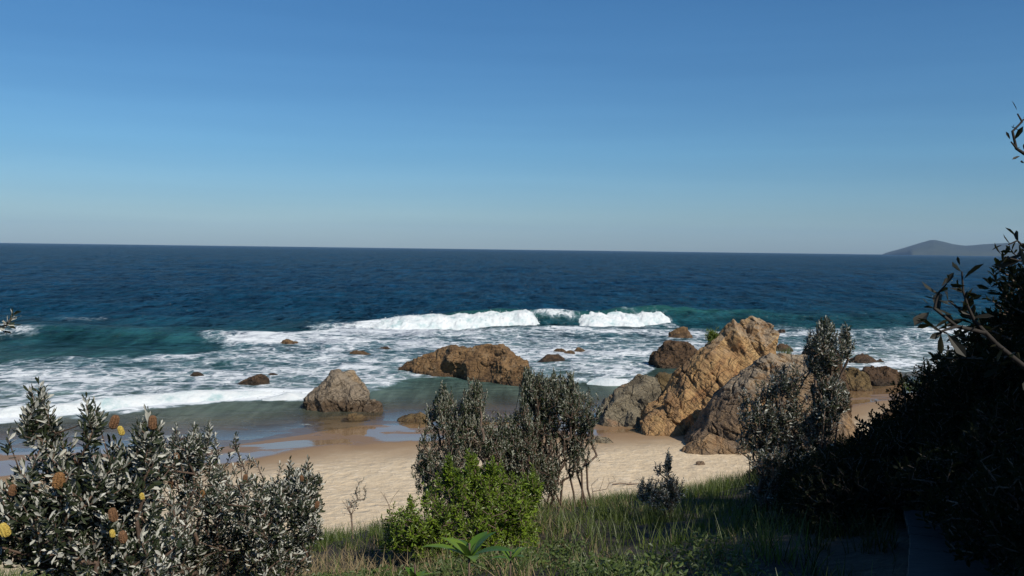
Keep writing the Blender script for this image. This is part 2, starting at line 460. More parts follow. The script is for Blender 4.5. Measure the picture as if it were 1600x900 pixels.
# old foam drifting behind, streaks left of the breaker and by the left swell
foam += .30 * smooth(500, 506, py + wob * .4) * smooth(528, 518, py) * smooth(420, 520, px) * smooth(700, 600, px)
foam += .50 * smooth(513, 517, py + wob * .2) * smooth(533, 525, py) * smooth(120, 20, px)
foam += .33 * smooth(490, 494, py + wob * .3) * smooth(503, 498, py) * smooth(60, 110, px) * smooth(190, 150, px)
foam += .42 * smooth(526, 531, py + wob * .3) * smooth(541, 535, py) * smooth(290, 330, px) * smooth(470, 420, px)
foam += .30 * smooth(0.16, 0.05, np.abs(depth - .02)) * smooth(-.3, .3, fbm(P3 * .5, 2, 47))
ROCKS_PX = []
foam += .30 * smooth(.9, 1.6, b1) * smooth(2.2, 3.5, x) * smooth(8.0, 6.2, x) + .24 * smooth(.5, 1.2, b1) * smooth(.6, -.6, q1) * (x > 2) * (x < 8)
foam = np.clip(foam, 0, 1)
thin = np.clip(smooth(.5, 1.5, b1) * smooth(.6, -1.2, q1) + .25 * smooth(.4, .9, b2) * smooth(1., -2, q2), 0, 1)
water_v = np.stack([x, y, wz], 1)
def water_mat():
    t = NT('sea_water'); p = t.pos()
    d = t.attr('depth'); fm = t.attr('foam'); th = t.attr('thin')
    big = t.noise(t.mapping(p, (.012, .035, 1)), 1, 3)
    dd = t.math('ADD', d, t.math('MULTIPLY', t.math('SUBTRACT', big, .5), .7))
    dd = t.math('MULTIPLY', dd, 1 / 7.)
    c = t.ramp(dd, [(0, (.15, .13, .085)), (.05, (.075, .098, .078)), (.13, (.028, .08, .075)), (.28, (.009, .052, .062)), (.45, (.004, .036, .066)), (1., (.0025, .027, .060))])
    chop_shade = t.noise(t.mapping(p, (.16, .045, 1)), 1.0, 7, .68)
    chop_shade = t.math('ADD', t.math('MULTIPLY', chop_shade, .5), t.math('MULTIPLY', t.noise(t.mapping(p, (.55, .06, 1)), 1.0, 5, .7), .5))
    c = t.mix(1.0, c, t.ramp(chop_shade, [(.38, .42), (.5, .95), (.62, 1.75)]), 'MULTIPLY')  # lit and dark wave facets painted into the water colour
    c = t.mix(t.math('MULTIPLY', th, .75), c, (.03, .15, .115))
    # foam lace
    wv = t.new('ShaderNodeVectorMath', operation='ADD')
    nz = t.new('ShaderNodeTexNoise'); nz.inputs['Scale'].default_value = .7; nz.inputs['Detail'].default_value = 4
    sc = t.new('ShaderNodeVectorMath', operation='SCALE'); sc.inputs['Scale'].default_value = 1.6
    t.link(p, nz.inputs['Vector']); t.link(nz.outputs['Color'], sc.inputs[0]); t.link(p, wv.inputs[0]); t.link(sc.outputs[0], wv.inputs[1])
    n1 = t.noise(wv.outputs[0], .55, 8, .66, .4)
    lace = t.vor(wv.outputs[0], .8)
    lace2 = t.vor(wv.outputs[0], 2.1)
    n = t.math('SUBTRACT', n1, t.math('MULTIPLY', t.maprange(lace, 0, .28), .16))
    n = t.math('SUBTRACT', n, t.math('MULTIPLY', t.maprange(lace2, 0, .3), .07))
    n = t.math('ADD', n, .10)
    thr = t.math('SUBTRACT', .92, t.math('MULTIPLY', fm, .85))
    f = t.maprange(n, t.math('SUBTRACT', thr, .06), t.math('ADD', thr, .15))
    haze = t.math('MULTIPLY', t.maprange(n, t.math('SUBTRACT', thr, .25), t.math('ADD', thr, .05)), t.maprange(fm, .05, .4))
    c = t.mix(t.math('MULTIPLY', haze, .75), c, (.27, .36, .40))
    c = t.mix(f, c, (.66, .70, .72))
    # ripples
    w1 = t.noise(t.mapping(p, (.55, 1.1, 1)), 1.0, 8, .62)
    w2 = t.noise(t.mapping(p, (.09, .2, 1)), 1.0, 6, .6)
    amp = t.maprange(d, .02, .8, .06, 1.)
    h = t.math('MULTIPLY', t.math('ADD', t.math('MULTIPLY', w1, .55), t.math('MULTIPLY', w2, 1.9)), amp)
    h = t.math('ADD', h, t.math('MULTIPLY', f, .10))
    def vn(sc, det):
        x_ = t.new('ShaderNodeTexNoise'); x_.inputs['Scale'].default_value = 1; x_.inputs['Detail'].default_value = det; x_.inputs['Roughness'].default_value = .62
        t.link(t.mapping(p, sc), x_.inputs['Vector'])
        y_ = t.new('ShaderNodeVectorMath', operation='SUBTRACT'); t.link(x_.outputs['Color'], y_.inputs[0]); y_.inputs[1].default_value = (.5, .5, .5)
        return y_.outputs[0]
    tilt = t.new('ShaderNodeVectorMath', operation='ADD'); tb_ = t.new('ShaderNodeVectorMath', operation='ADD'); t.link(vn((.8, .15, 1), 4), tb_.inputs[0]); t.link(vn((.30, .028, 1), 4), tb_.inputs[1])
    t.link(tb_.outputs[0], tilt.inputs[0])
    half = t.new('ShaderNodeVectorMath', operation='SCALE'); half.inputs['Scale'].default_value = .8; t.link(vn((1.3, .5, 1), 3), half.inputs[0]); t.link(half.outputs[0], tilt.inputs[1])
    flat = t.new('ShaderNodeVectorMath', operation='MULTIPLY'); t.link(tilt.outputs[0], flat.inputs[0]); flat.inputs[1].default_value = (.8, 2.6, 0)
    dep = t.new('ShaderNodeVectorMath', operation='SCALE'); t.link(flat.outputs[0], dep.inputs[0]); t.link(t.maprange(d, .3, 3.0, .05, 1.), dep.inputs['Scale'])
    gn = t.new('ShaderNodeVectorMath', operation='ADD'); t.link(t.new('ShaderNodeNewGeometry').outputs['Normal'], gn.inputs[0]); t.link(dep.outputs[0], gn.inputs[1])
    gnn = t.new('ShaderNodeVectorMath', operation='NORMALIZE'); t.link(gn.outputs[0], gnn.inputs[0])
    nb = t.bump(h, 1.0, 1.0, gnn.outputs[0])
    rough = t.math('ADD', t.math('MULTIPLY', f, .7), .12)
    df = t.new('ShaderNodeBsdfDiffuse'); t.link(c, df.inputs['Color']); t.link(nb, df.inputs['Normal'])
    gw = t.new('ShaderNodeBsdfGlossy'); t.link(rough, gw.inputs['Roughness']); t.link(nb, gw.inputs['Normal'])
    fw = t.new('ShaderNodeFresnel'); fw.inputs['IOR'].default_value = 1.33; t.link(nb, fw.inputs['Normal'])
    fwf = t.math('MULTIPLY', t.math('MULTIPLY', fw.outputs[0], t.maprange(d, .15, 1.2, .22, .62)), t.math('SUBTRACT', 1, t.math('MULTIPLY', f, .9)))
    body = t.new('ShaderNodeMixShader'); t.link(fwf, body.inputs[0]); t.link(df.outputs[0], body.inputs[1]); t.link(gw.outputs[0], body.inputs[2])
    tr = t.new('ShaderNodeBsdfTransparent')
    tr.inputs['Color'].default_value = (.92, .95, .92, 1)
    a = t.maprange(t.math('SUBTRACT', d, t.math('MULTIPLY', f, -1.)), .0, .42)
    gl = t.new('ShaderNodeBsdfGlossy'); gl.inputs['Roughness'].default_value = .08; t.link(nb, gl.inputs['Normal'])
    fr = t.new('ShaderNodeFresnel'); fr.inputs['IOR'].default_value = 1.33; t.link(nb, fr.inputs['Normal'])
    thinmix = t.new('ShaderNodeMixShader'); t.link(t.math('MINIMUM', fr.outputs[0], .25), thinmix.inputs[0]); t.link(tr.outputs[0], thinmix.inputs[1]); t.link(gl.outputs[0], thinmix.inputs[2])
    mx = t.new('ShaderNodeMixShader'); t.link(a, mx.inputs[0]); t.link(thinmix.outputs[0], mx.inputs[1]); t.link(body.outputs[0], mx.inputs[2])
    t.link(mx.outputs[0], t.out.inputs[0])
    return t.m
M['water'] = water_mat()
water = mesh_np('water', water_v, grid_faces(len(rows), len(U)), M['water'], attrs={'depth': depth, 'foam': foam, 'thin': thin})
tag(water, 'blue ocean with foamy surf along the beach', 'sea', kind='structure')

# --- whitewater of the breaking waves
def foam_mat():
    t = NT('white_foam'); p = t.pos()
    n = t.noise(p, 3.0, 8, .75); b = t.noise(p, .9, 5, .65)
    c = t.ramp(b, [(.32, (.34, .46, .47)), (.46, (.56, .61, .62)), (.66, (.66, .68, .68))])
    return t.set(Base_Color=c, Roughness=.9, Normal=t.bump(t.math('ADD', n, b), .6, .18), Specular_IOR_Level=.2)
M['foam'] = foam_mat()
rng = np.random.default_rng(7)
def whitewater(c0, c1, x0, x1, hx, hv, qoff, name, label, wd=1., lump=.26, drops=300, step=.12):
    d = (c1 - c0) / np.linalg.norm(c1 - c0); nrm = np.array([-d[1], d[0]])
    n = int((x1 - x0) / step); xs = np.linspace(x0, x1, n)
    wob = 1.1 * vnoise(np.stack([xs * .12, xs * 0, xs * 0 + 3.3], 1), 31)
    h = np.interp(xs, hx, hv) * (1 + .14 * vnoise(np.stack([xs * .6, xs * 0, xs * 0], 1), 33))
    prof = np.array([(-3.4, -.35), (-3.0, .02), (-2.6, .22), (-2.3, .42), (-1.9, .62), (-1.5, .80), (-1.1, .95), (-.7, 1.04), (-.3, 1.08), (.1, 1.03), (.5, .9), (1., .62), (1.5, .3), (1.9, -.3)])
    tt = np.linspace(0, len(prof) - 1, 34)
    pq = np.interp(tt, range(len(prof)), prof[:, 0]); pz = np.interp(tt, range(len(prof)), prof[:, 1])
    S = len(tt)
    edge = np.clip(np.minimum(np.arange(n), np.arange(n)[::-1]) * step / 1.2, 0, 1)[:, None]
    q = pq[None] * wd * (.55 + .45 * edge) * (.6 + .4 * (h / max(hv))[:, None]) + qoff - wob[:, None]
    z = pz[None] * h[:, None] * (.35 + .65 * edge)
    t0 = (xs - c0[0]) / d[0]
    # point = c0 + d*t + nrm*q , keep x close to xs
    X = c0[0] + d[0] * t0[:, None] + nrm[0] * q
    Y = c0[1] + d[1] * t0[:, None] + nrm[1] * q
    V = np.stack([X.ravel(), Y.ravel(), z.ravel()], 1)
    dirv = np.stack([np.tile(nrm[0] * np.cos(tt / (S) * 3.0) * -1, (n, 1)).ravel() * 0, np.full(n * S, -.75), np.full(n * S, .65)], 1)
    amt = (fbm(V * .9, 2, 50, .6) * lump * 1.2 + np.abs(fbm(V * 2.2, 3, 51, .6)) * lump * .9 + fbm(V * 6, 3, 52, .6) * lump * .28) * np.minimum(1, (h / .8))[:, None].repeat(S, 1).ravel()
    V = V + dirv * amt[:, None]
    f = grid_faces(n, S)
    # thrown spray: small ragged clots above the lip and toe
    k = drops
    ii = rng.integers(0, n, k); jj = rng.integers(8, 26, k)
    C = V.reshape(n, S, 3)[ii, jj] + rng.normal(0, 1, (k, 3)) * np.array([.2, .2, .10]) + np.array([0, 0, .05])
    r = rng.uniform(.012, .05, k) [:, None]
    tet = np.array([(1, 1, 1), (1, -1, -1), (-1, 1, -1), (-1, -1, 1.)])
    DV = (C[:, None, :] + tet[None] * r[:, :, None] * rng.uniform(.5, 1.3, (k, 4, 1))).reshape(-1, 3)
    b = len(V) + np.arange(k)[:, None] * 4
    tf = np.concatenate([b + np.array([[0, 1, 2, 2]]), b + np.array([[0, 3, 1, 1]]), b + np.array([[0, 2, 3, 3]]), b + np.array([[1, 3, 2, 2]])])
    tri = np.concatenate([f[:, [0, 1, 2]], f[:, [0, 2, 3]], tf[:, :3]])
    o = mesh_np(name, np.concatenate([V, DV]), tri, M['foam'])
    return tag(o, label, 'breaking wave', kind='stuff')
whitewater(CR0, CR1, -15.5, 2.9, [-15.5, -13, -9, 0, 2.9], [.3, .8, 1.1, 1.35, 1.7], 0, 'breaking_wave', 'long tumbling white breaker left of the green wave window', drops=420)
whitewater(CR0, CR1, 6.4, 18.6, [6.4, 8, 14, 18.6], [.5, 1.05, 1.2, 1.3], .2, 'breaking_wave', 'shorter tumbling white breaker right of the green wave window', drops=260)
whitewater(CR0, CR1, 19.6, 23.0, [19.6, 21, 23], [.9, 1.1, .8], 1.2, 'breaking_wave', 'small white crest at the right tail of the breaker', wd=.45, drops=60)
whitewater(SB0, SB1, -26, -12.2, [-26, -16, -12.2], [.42, .4, .2], .1, 'breaking_wave', 'low white shore break behind the left banksia', wd=.32, lump=.12, drops=2)
whitewater(SB0 + np.array([2.2, -.6]), SB1 + np.array([2.2, -.6]), -13.4, -10.6, [-13.4, -12, -10.6], [.12, .3, .12], .1, 'breaking_wave', 'small white shore break left of the grey rock', wd=.3, lump=.1, drops=2)
whitewater(PB0, PB1, 4.2, 7.8, [4.2, 6, 7.8], [.2, .32, .2], 0, 'breaking_wave', 'small white wave running in left of the golden rock', wd=.4, lump=.12, drops=2)

# ------------------------------------------------------------------ far headland
def headland():
    prof = np.array([(1376, 398), (1385, 394.5), (1400, 390.5), (1420, 385), (1440, 379), (1452, 375.2), (1460, 374.6), (1470, 376.5), (1490, 381.5), (1510, 384), (1540, 381.5), (1580, 379), (1620, 381), (1680, 378), (1740, 384), (1800, 397)])
    n = 180; pxs = np.linspace(1376, 1800, n); pys = np.interp(pxs, prof[:, 0], prof[:, 1])
    V = []; m = 22
    for a, b in zip(pxs, pys):
        c = at(a, b, 9000); H = max(c.z, 0)
        for k in range(m):
            th = math.pi * k / (m - 1)
            yk = 9000 - math.cos(th) * 900 * (.25 + .75 * min(1, H / 100)); V.append((c.x * yk / 9000, 9000 - math.cos(th) * 900 * (.25 + .75 * min(1, H / 100)), H * math.sin(th) ** .9 - 2))
    V = np.array(V)
    V[:, 2] += fbm(V * .006, 4, 61) * 5 * smooth(5, 60, V[:, 2])
    V[:, 2] += np.abs(fbm(V * .03, 3, 62)) * 5 * smooth(5, 40, V[:, 2])
    t = NT('far_forest'); p = t.pos(); nn = t.noise(p, .012, 6, .7)
    m_ = t.set(Base_Color=t.ramp(nn, [(.3, (.014, .022, .014)), (.7, (.034, .044, .028))]), Roughness=.9)
    o = mesh_np('headland', V, grid_faces(n, m), m_)
    tag(o, 'distant wooded headland with one peak on the horizon', 'headland', kind='structure')
headland()

# ------------------------------------------------------------------ haze: one box of thin air round everything
def haze():
    bm = bmesh.new()
    bmesh.ops.create_cube(bm, size=1)
    me = bpy.data.meshes.new('haze'); bm.to_mesh(me); bm.free()
    o = bpy.data.objects.new('haze', me); col.objects.link(o)
    o.scale = (26000, 26000, 330); o.location = (0, 0, -9 + 165)
    m = bpy.data.materials.new('haze_air'); m.use_nodes = True
    n = m.node_tree.nodes; n.remove(n['Principled BSDF'])
    v = n.new('ShaderNodeVolumePrincipled')
    v.inputs['Color'].default_value = (.42, .66, 1, 1); v.inputs['Density'].default_value = 3.8e-5
    m.node_tree.links.new(v.outputs[0], n['Material Output'].inputs['Volume'])
    me.materials.append(m)
    tag(o, 'thin sea haze over the whole bay', 'haze', kind='stuff')

# ------------------------------------------------------------------ rocks
def rock(label, outlines, mat, vox=.07, amp=.22, fs=.9, seed=0, group=None, strata=(.2, .5, .3), parts=None, name='rock', cat='rock', stretch=(1, 1, .55), facets_n=300):
    """outlines: list of (points along the skyline left to right in the photo, depth of the front foot, thickness[, front steepness])"""
    bm = bmesh.new(); rj = random.Random(seed)
    for o in outlines:
        pts, D, T = o[0], o[1], o[2]; steep = o[3] if len(o) > 3 else .6
        if not isinstance(D, tuple): D = (D, D)
        n = len(pts); W = []
        for k, (a, b) in enumerate(pts):
            f = (a - pts[0][0]) / (pts[-1][0] - pts[0][0])
            dd = D[0] + (D[1] - D[0]) * f + T * .45
            W.append(at(a, b, dd))
        zb = min(float(ground_z(np.array([w.x]), np.array([w.y]), False)[0]) for w in W) - .7
        ring = W + [Vector((W[-1].x, W[-1].y, zb)), Vector((W[0].x, W[0].y, zb))]
        cx = sum(w.x for w in W) / n
        lay = []
        for off, sx, sz in ((-1, .62, .45 * steep), (-.72, .84, .35 + .5 * steep), (-.4, .96, .78 + .18 * steep), (0, 1, 1), (.4, .95, .9), (.75, .82, .7), (1, .6, .4)):
            row = []
            for w in ring:
                jx, jy, jz = (0, 0, 0) if off == 0 else (rj.uniform(-.05, .05), rj.uniform(-.14, .14), rj.uniform(-.07, .07))
                row.append(bm.verts.new((cx + (w.x - cx) * (sx + jx), w.y + (off / 2 + jy * abs(off)) * T, zb + (w.z - zb) * (sz + jz))))
            lay.append(row)
        m = len(ring)
        for a, b in zip(lay[:-1], lay[1:]):
            for k in range(m):
                bm.faces.new((a[k], a[(k + 1) % m], b[(k + 1) % m], b[k]))
        bm.faces.new(lay[0][::-1]); bm.faces.new(lay[-1])
    bmesh.ops.triangulate(bm, faces=bm.faces[:])
    bmesh.ops.recalc_face_normals(bm, faces=bm.faces[:])
    me = bpy.data.meshes.new('tmp'); bm.to_mesh(me); bm.free()
    o = bpy.data.objects.new('tmp', me); col.objects.link(o)
    def baked(ob, mods):
        for kind, kw in mods:
            md = ob.modifiers.new(kind, kind)
            for k_, v_ in kw.items(): setattr(md, k_, v_)
        r_ = bpy.data.meshes.new_from_object(ob.evaluated_get(bpy.context.evaluated_depsgraph_get()))
        ob.modifiers.clear()
        return r_
    # coarse block with big relief, cut down to flat fracture planes, then refined
    me1 = baked(o, [('REMESH', dict(mode='VOXEL', voxel_size=vox * 2)), ('SMOOTH', dict(iterations=2, factor=.4))])
    V = np.empty(len(me1.vertices) * 3, np.float32); me1.vertices.foreach_get('co', V); V = V.reshape(-1, 3).astype(float)
    N = np.empty(len(V) * 3, np.float32); me1.vertices.foreach_get('normal', N); N = N.reshape(-1, 3)
    rm0 = np.array(Euler(strata).to_matrix())
    q = (V @ rm0.T) * np.array(stretch)
    h0, c0 = facets(q * fs, seed + 1); h9, c9 = facets(q * fs * 2.1, seed + 31)
    V = V + N * (amp * (h0 * .9 + h9 * .55 + .8 * fbm(V * .9, 3, seed + 60)))[:, None]
    me1.vertices.foreach_set('co', V.astype(np.float32).ravel()); me1.update()
    o.data = me1
    nf = facets_n
    me2 = baked(o, [('TRIANGULATE', {}), ('DECIMATE', dict(decimate_type='COLLAPSE', ratio=min(1, nf / max(1, 2 * len(me1.polygons))))), ('REMESH', dict(mode='VOXEL', voxel_size=vox))])
    bpy.data.objects.remove(o)
    nv = len(me2.vertices)
    V = np.empty(nv * 3, np.float32); me2.vertices.foreach_get('co', V); V = V.reshape(-1, 3).astype(float)
    N = np.empty(nv * 3, np.float32); me2.vertices.foreach_get('normal', N); N = N.reshape(-1, 3)
    rm = np.array(Euler(strata).to_matrix())
    q = (V @ rm.T) * np.array(stretch)
    warp = np.stack([fbm(V * .8, 3, seed + 70), fbm(V * .8, 3, seed + 73), fbm(V * .8, 3, seed + 76)], 1)
    h1, c1 = facets((q + warp * .45) * fs, seed + 1)
    h2, c2 = facets((q + warp * .3) * fs * 2.7, seed + 11)
    h3, c3 = facets((q + warp * .15) * fs * 6.5, seed + 21)
    dsp = amp * (h2 * .30 + h3 * .20) + amp * .22 * fbm(V * 2.2, 5, seed + 80, .6)
    msk = smooth(-.15, .25, fbm(V * .7, 2, seed + 90))
    dsp -= amp * (.55 * (1 - smooth(0, .045, c1)) + .25 * (1 - smooth(0, .07, c2))) * msk
    V = V + N * dsp[:, None]
    cen = V.mean(0); zmin = V[:, 2].min()
    org = Vector((cen[0], cen[1], max(zmin, gz(cen[0], cen[1]))))
    V -= np.array(org)
    me2.vertices.foreach_set('co', V.astype(np.float32).ravel())
    me2.polygons.foreach_set('use_smooth', np.ones(len(me2.polygons), bool))
    me2.materials.clear(); me2.materials.append(mat)
    me2.update(); me2.name = name
    r = bpy.data.objects.new(name, me2); col.objects.link(r); r.location = org
    return tag(r, label, cat, group)

def blob(cx, cy, w, h, k=7, sk=0., seed=0):
    """low rounded skyline for a small rock centred at px (cx, base cy), width w, height h"""
    rr = random.Random(seed)
    return [(cx - w / 2 + w * i / (k - 1), cy - h * (max(0, 1 - abs((2 * i / (k - 1) - 1) - sk) ** 1.8 / (1 + abs(sk)))) * rr.uniform(.82, 1.08)) for i in range(k)]
def depth_of(px_, py_, z=0.):
    return on_z(px_, py_, z).y
SURF = 'rocks standing in the surf'
BEACH = 'rocks on the sand'
rock('grey weathered boulder with a blunt top at the water edge left of the brown ridge',
     [([(468, 640), (474, 622), (486, 611), (500, 598), (505, 588), (520, 577), (535, 575), (550, 575), (559, 581), (567, 592), (575, 612), (578, 628), (582, 640)], 43.5, 2.6, .75),
      ([(555, 640), (566, 620), (580, 618), (594, 626), (606, 641)], 43.3, 1.4)], M['rock_grey'], .05, .24, .9, 3, SURF, parts=None)
rock('long brown rock ridge in the surf sloping down to the left',
     [([(608, 583), (622, 574), (640, 566), (668, 553), (690, 545), (712, 540), (740, 541), (765, 540), (788, 537), (796, 546), (808, 556), (822, 563), (829, 580), (832, 596)], (57.5, 52.5), 4.2, .8),
      ([(800, 600), (806, 572), (820, 566), (830, 582), (833, 600)], 52.0, 2.0)], M['rock_brown'], .065, .24, .7, 11, SURF, strata=(0, .1, .1), stretch=(1, 1, 1.3))
sm = [  # cx, base, w, h, T, mat, label
    (562, 658, 44, 11, .9, 'rock_algae', 'small low rock in the shallows just below the grey boulder'),
    (640, 661, 62, 16, 1.5, 'rock_algae', 'low ochre brown rock at the wet sand left of the tall dark bush'),
    (538, 658, 12, 6, .35, 'rock_dark', 'tiny black rock beside the small low rock in the shallows'),
    (445, 541, 42, 11, 1.8, 'rock_brown', 'ochre brown rock in the foam at the far left of the surf'),
    (563, 554, 38, 8, 1.4, 'rock_brown', 'flat brown rock awash beyond the grey boulder'),
    (598, 547, 34, 5, 1.2, 'rock_dark', 'thin dark rock awash left of and beyond the long brown ridge'),
    (307, 587, 24, 7, .9, 'rock_dark', 'small dark rock leftmost in the white surf'),
    (347, 583, 13, 3.5, .5, 'rock_dark', 'tiny dark rock between two dark rocks in the left surf'),
    (427, 587, 18, 4, .6, 'rock_dark', 'tiny dark rock at the right end of the long low dark rock'),
    (857, 567, 50, 14, 1.8, 'rock_dark', 'dark rock in the foam right of the long brown ridge'),
    (874, 549, 22, 5, .9, 'rock_brown', 'small flat brown rock behind the dark rock, left one'),
    (888, 553, 22, 6, .8, 'rock_brown', 'small flat brown rock behind the dark rock, middle one'),
    (907, 549, 20, 8, 1., 'rock_brown', 'small brown rock behind the dark rock, rightmost one'),
    (1221, 551, 36, 14, 1.8, 'rock_dark', 'dark rock in the surf just right of the golden crag'),
    (1204, 545, 14, 7, .9, 'rock_dark', 'small dark rock touching the right edge of the golden crag'),
    (1218, 519, 18, 5, 1.4, 'rock_dark', 'tiny dark rock awash farthest out right of the golden crag'),
]
for i, (cx, by, w, h, T, m, lab) in enumerate(sm):
    D = depth_of(cx, by)
    rock(lab, [(blob(cx, by, w, h * 1.12, 8, [-.2, .25, 0, .35][i % 4], i), D, T)], M[m], max(.035, w * D / F_PX / 45), .05 + .0024 * h * D / F_PX * 30, 1.3, 100 + i * 7, SURF)
rock('long low dark brown rock in the surf left of the grey boulder',
     [([(354, 603), (366, 599), (380, 592), (392, 586), (404, 582), (413, 584), (419, 592), (421, 602)], depth_of(388, 602), 1.7, .8)], M['rock_dark'], .045, .14, 1.1, 37, SURF)
rock('two tiered brown rock farthest out in the surf behind the golden crag',
     [(blob(1061, 527, 40, 11, 8, .1, 4), depth_of(1061, 527), 2.2), ([(1046, 520), (1050, 513), (1060, 511), (1072, 512), (1078, 520)], depth_of(1061, 525), 1.6)], M['rock_brown'], .08, .2, 1., 41, SURF)
rock('dark brown domed rock in the surf left of the golden crag',
     [([(1018, 560), (1026, 549), (1038, 535), (1055, 530), (1074, 532), (1082, 541), (1090, 548), (1096, 576)], depth_of(1055, 577), 3.0, .8)], M['rock_dark'], .065, .25, .9, 43, SURF)
rock('low olive brown rock behind the left foot of the golden crag',
     [([(1008, 612), (1016, 590), (1028, 583), (1048, 584), (1066, 590), (1072, 612)], 47.5, 2.0, .8)], M['rock_algae'], .06, .2, .9, 47, SURF)
rock('green grey slab leaning left against the golden crag',
     [([(925, 662), (938, 634), (958, 612), (975, 600), (997, 586), (1016, 587), (1027, 597), (1036, 618), (1048, 640), (1050, 662)], 40.2, 3.0, .55)], M['rock_green'], .045, .2, .75, 53, BEACH, strata=(.3, .9, .2))
rock('tall golden orange crag with a blocky pillar on top, the highest rock',
     [([(1000, 672), (1012, 640), (1030, 622), (1040, 612), (1045, 600), (1056, 588), (1062, 575), (1072, 570), (1085, 555), (1098, 545), (1112, 532), (1130, 524), (1150, 528), (1190, 545), (1206, 572), (1214, 672)], 38.2, 4.6, .45),
      ([(1124, 600), (1128, 540), (1130, 508), (1140, 498), (1158, 494), (1176, 492), (1192, 497), (1206, 508), (1211, 535), (1213, 570), (1215, 600)], 39.0, 3.4, .98),
      ([(1000, 676), (1006, 655), (1022, 640), (1040, 634), (1060, 640), (1072, 655), (1082, 676)], 37.6, 1.6, .8),
      ([(1034, 640), (1042, 612), (1052, 604), (1060, 616), (1062, 650)], 38.0, 1.6, .95)], M['rock_gold'], .045, .22, .6, 59, BEACH, strata=(.25, .75, .2))
rock('broad mauve brown outcrop with a pale top, right of the golden crag',
     [([(1062, 694), (1084, 668), (1100, 640), (1120, 616), (1145, 596), (1165, 580), (1185, 566), (1210, 556), (1240, 553), (1262, 556), (1280, 575), (1296, 600), (1312, 630), (1325, 660), (1338, 690), (1345, 705)], (34.2, 32.8), 4.4, .5),
      ([(1060, 700), (1078, 684), (1100, 678), (1130, 684), (1165, 705)], 33.2, 1.5, .6),
      ([(1255, 700), (1275, 640), (1300, 632), (1320, 655), (1346, 690), (1356, 712)], 32.0, 2.2, .7)], M['rock_mauve'], .045, .22, .6, 67, BEACH, strata=(.4, .8, .2))
rock('dark brown domed rock peeping over the mauve outcrop',
     [([(1246, 600), (1254, 556), (1266, 536), (1280, 528), (1296, 532), (1310, 550), (1322, 600)], 42.0, 3.0, .8)], M['rock_dark'], .06, .22, .9, 73, BEACH)
rock('tan rock at the water edge right of the mauve outcrop',
     [([(1305, 612), (1312, 588), (1322, 575), (1338, 573), (1350, 582), (1356, 612)], depth_of(1335, 611), 2.2, .9)], M['rock_algae'], .06, .2, .9, 79, BEACH)
rock('dark rock shelf running right into the shallows',
     [([(1338, 602), (1346, 578), (1362, 571), (1380, 574), (1396, 580), (1408, 590), (1416, 603)], depth_of(1380, 602), 2.2, .8)], M['rock_dark'], .06, .22, 1., 83, SURF)
rock('low black rock in the foam behind the dark shelf',
     [([(1322, 566), (1332, 557), (1348, 552), (1366, 556), (1380, 566)], depth_of(1350, 568), 2.4, .8)], M['rock_dark'], .07, .2, 1., 89, SURF)
D = on_ground(940, 694).y
rock('low grey rock on the dry sand behind the tall dark bush', [(blob(938, 694, 40, 13, 8, -.2, 9), D, .9)], M['rock_green'], .035, .1, 1.8, 93, BEACH)
D = on_ground(1096, 727).y
rock('single small brown stone on the open sand', [([(1085, 727), (1089, 721.5), (1096, 719), (1101, 719), (1103, 727)], D, .3)], M['rock_mauve'], .015, .03, 3, 97)
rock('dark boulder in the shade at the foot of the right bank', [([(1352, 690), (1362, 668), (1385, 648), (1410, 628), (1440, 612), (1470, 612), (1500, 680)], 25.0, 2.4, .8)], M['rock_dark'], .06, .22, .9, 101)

# ------------------------------------------------------------------ plants
def grow(bases, tips, alpha=.35, step=.22, jit=.05, seed=0, lift=.25, hw=1.):
    """connect every tip to the nearest cheap point of the growing skeleton; returns nodes, parents, tip indices"""
    r = np.random.default_rng(seed)
    nodes = [np.asarray(b, float) for b in bases]; par = [-1] * len(bases); ln = [0.] * len(bases)
    b0 = np.mean(nodes, 0)
    order = np.argsort(np.linalg.norm(tips - b0, axis=1))
    A = np.zeros((len(bases) + len(tips) * 14 + 64, 3)); L = np.zeros(len(A))
    cnt = len(bases); A[:cnt] = nodes
    tidx = []
    for t in order:
        T = tips[t]
        d = np.linalg.norm((A[:cnt] - T) * np.array([hw, hw, 1]), axis=1)
        below = np.maximum(0, A[:cnt, 2] - T[2]) * 1.2
        j = int(np.argmin(d + alpha * L[:cnt] + below))
        n = max(1, min(12, int(d[j] / step)))
        p0 = A[j].copy(); last = j
        for k in range(1, n + 1):
            f = k / n
            q = p0 + (T - p0) * f
            if k < n:
                q = q + r.normal(0, jit, 3)
                q[2] -= lift * d[j] * f * (1 - f)
            if cnt >= len(A): break
            A[cnt] = q; L[cnt] = L[last] + np.linalg.norm(q - A[last]); par.append(last); last = cnt; cnt += 1
        tidx.append(last)
    return A[:cnt], np.array(par), np.array(tidx)
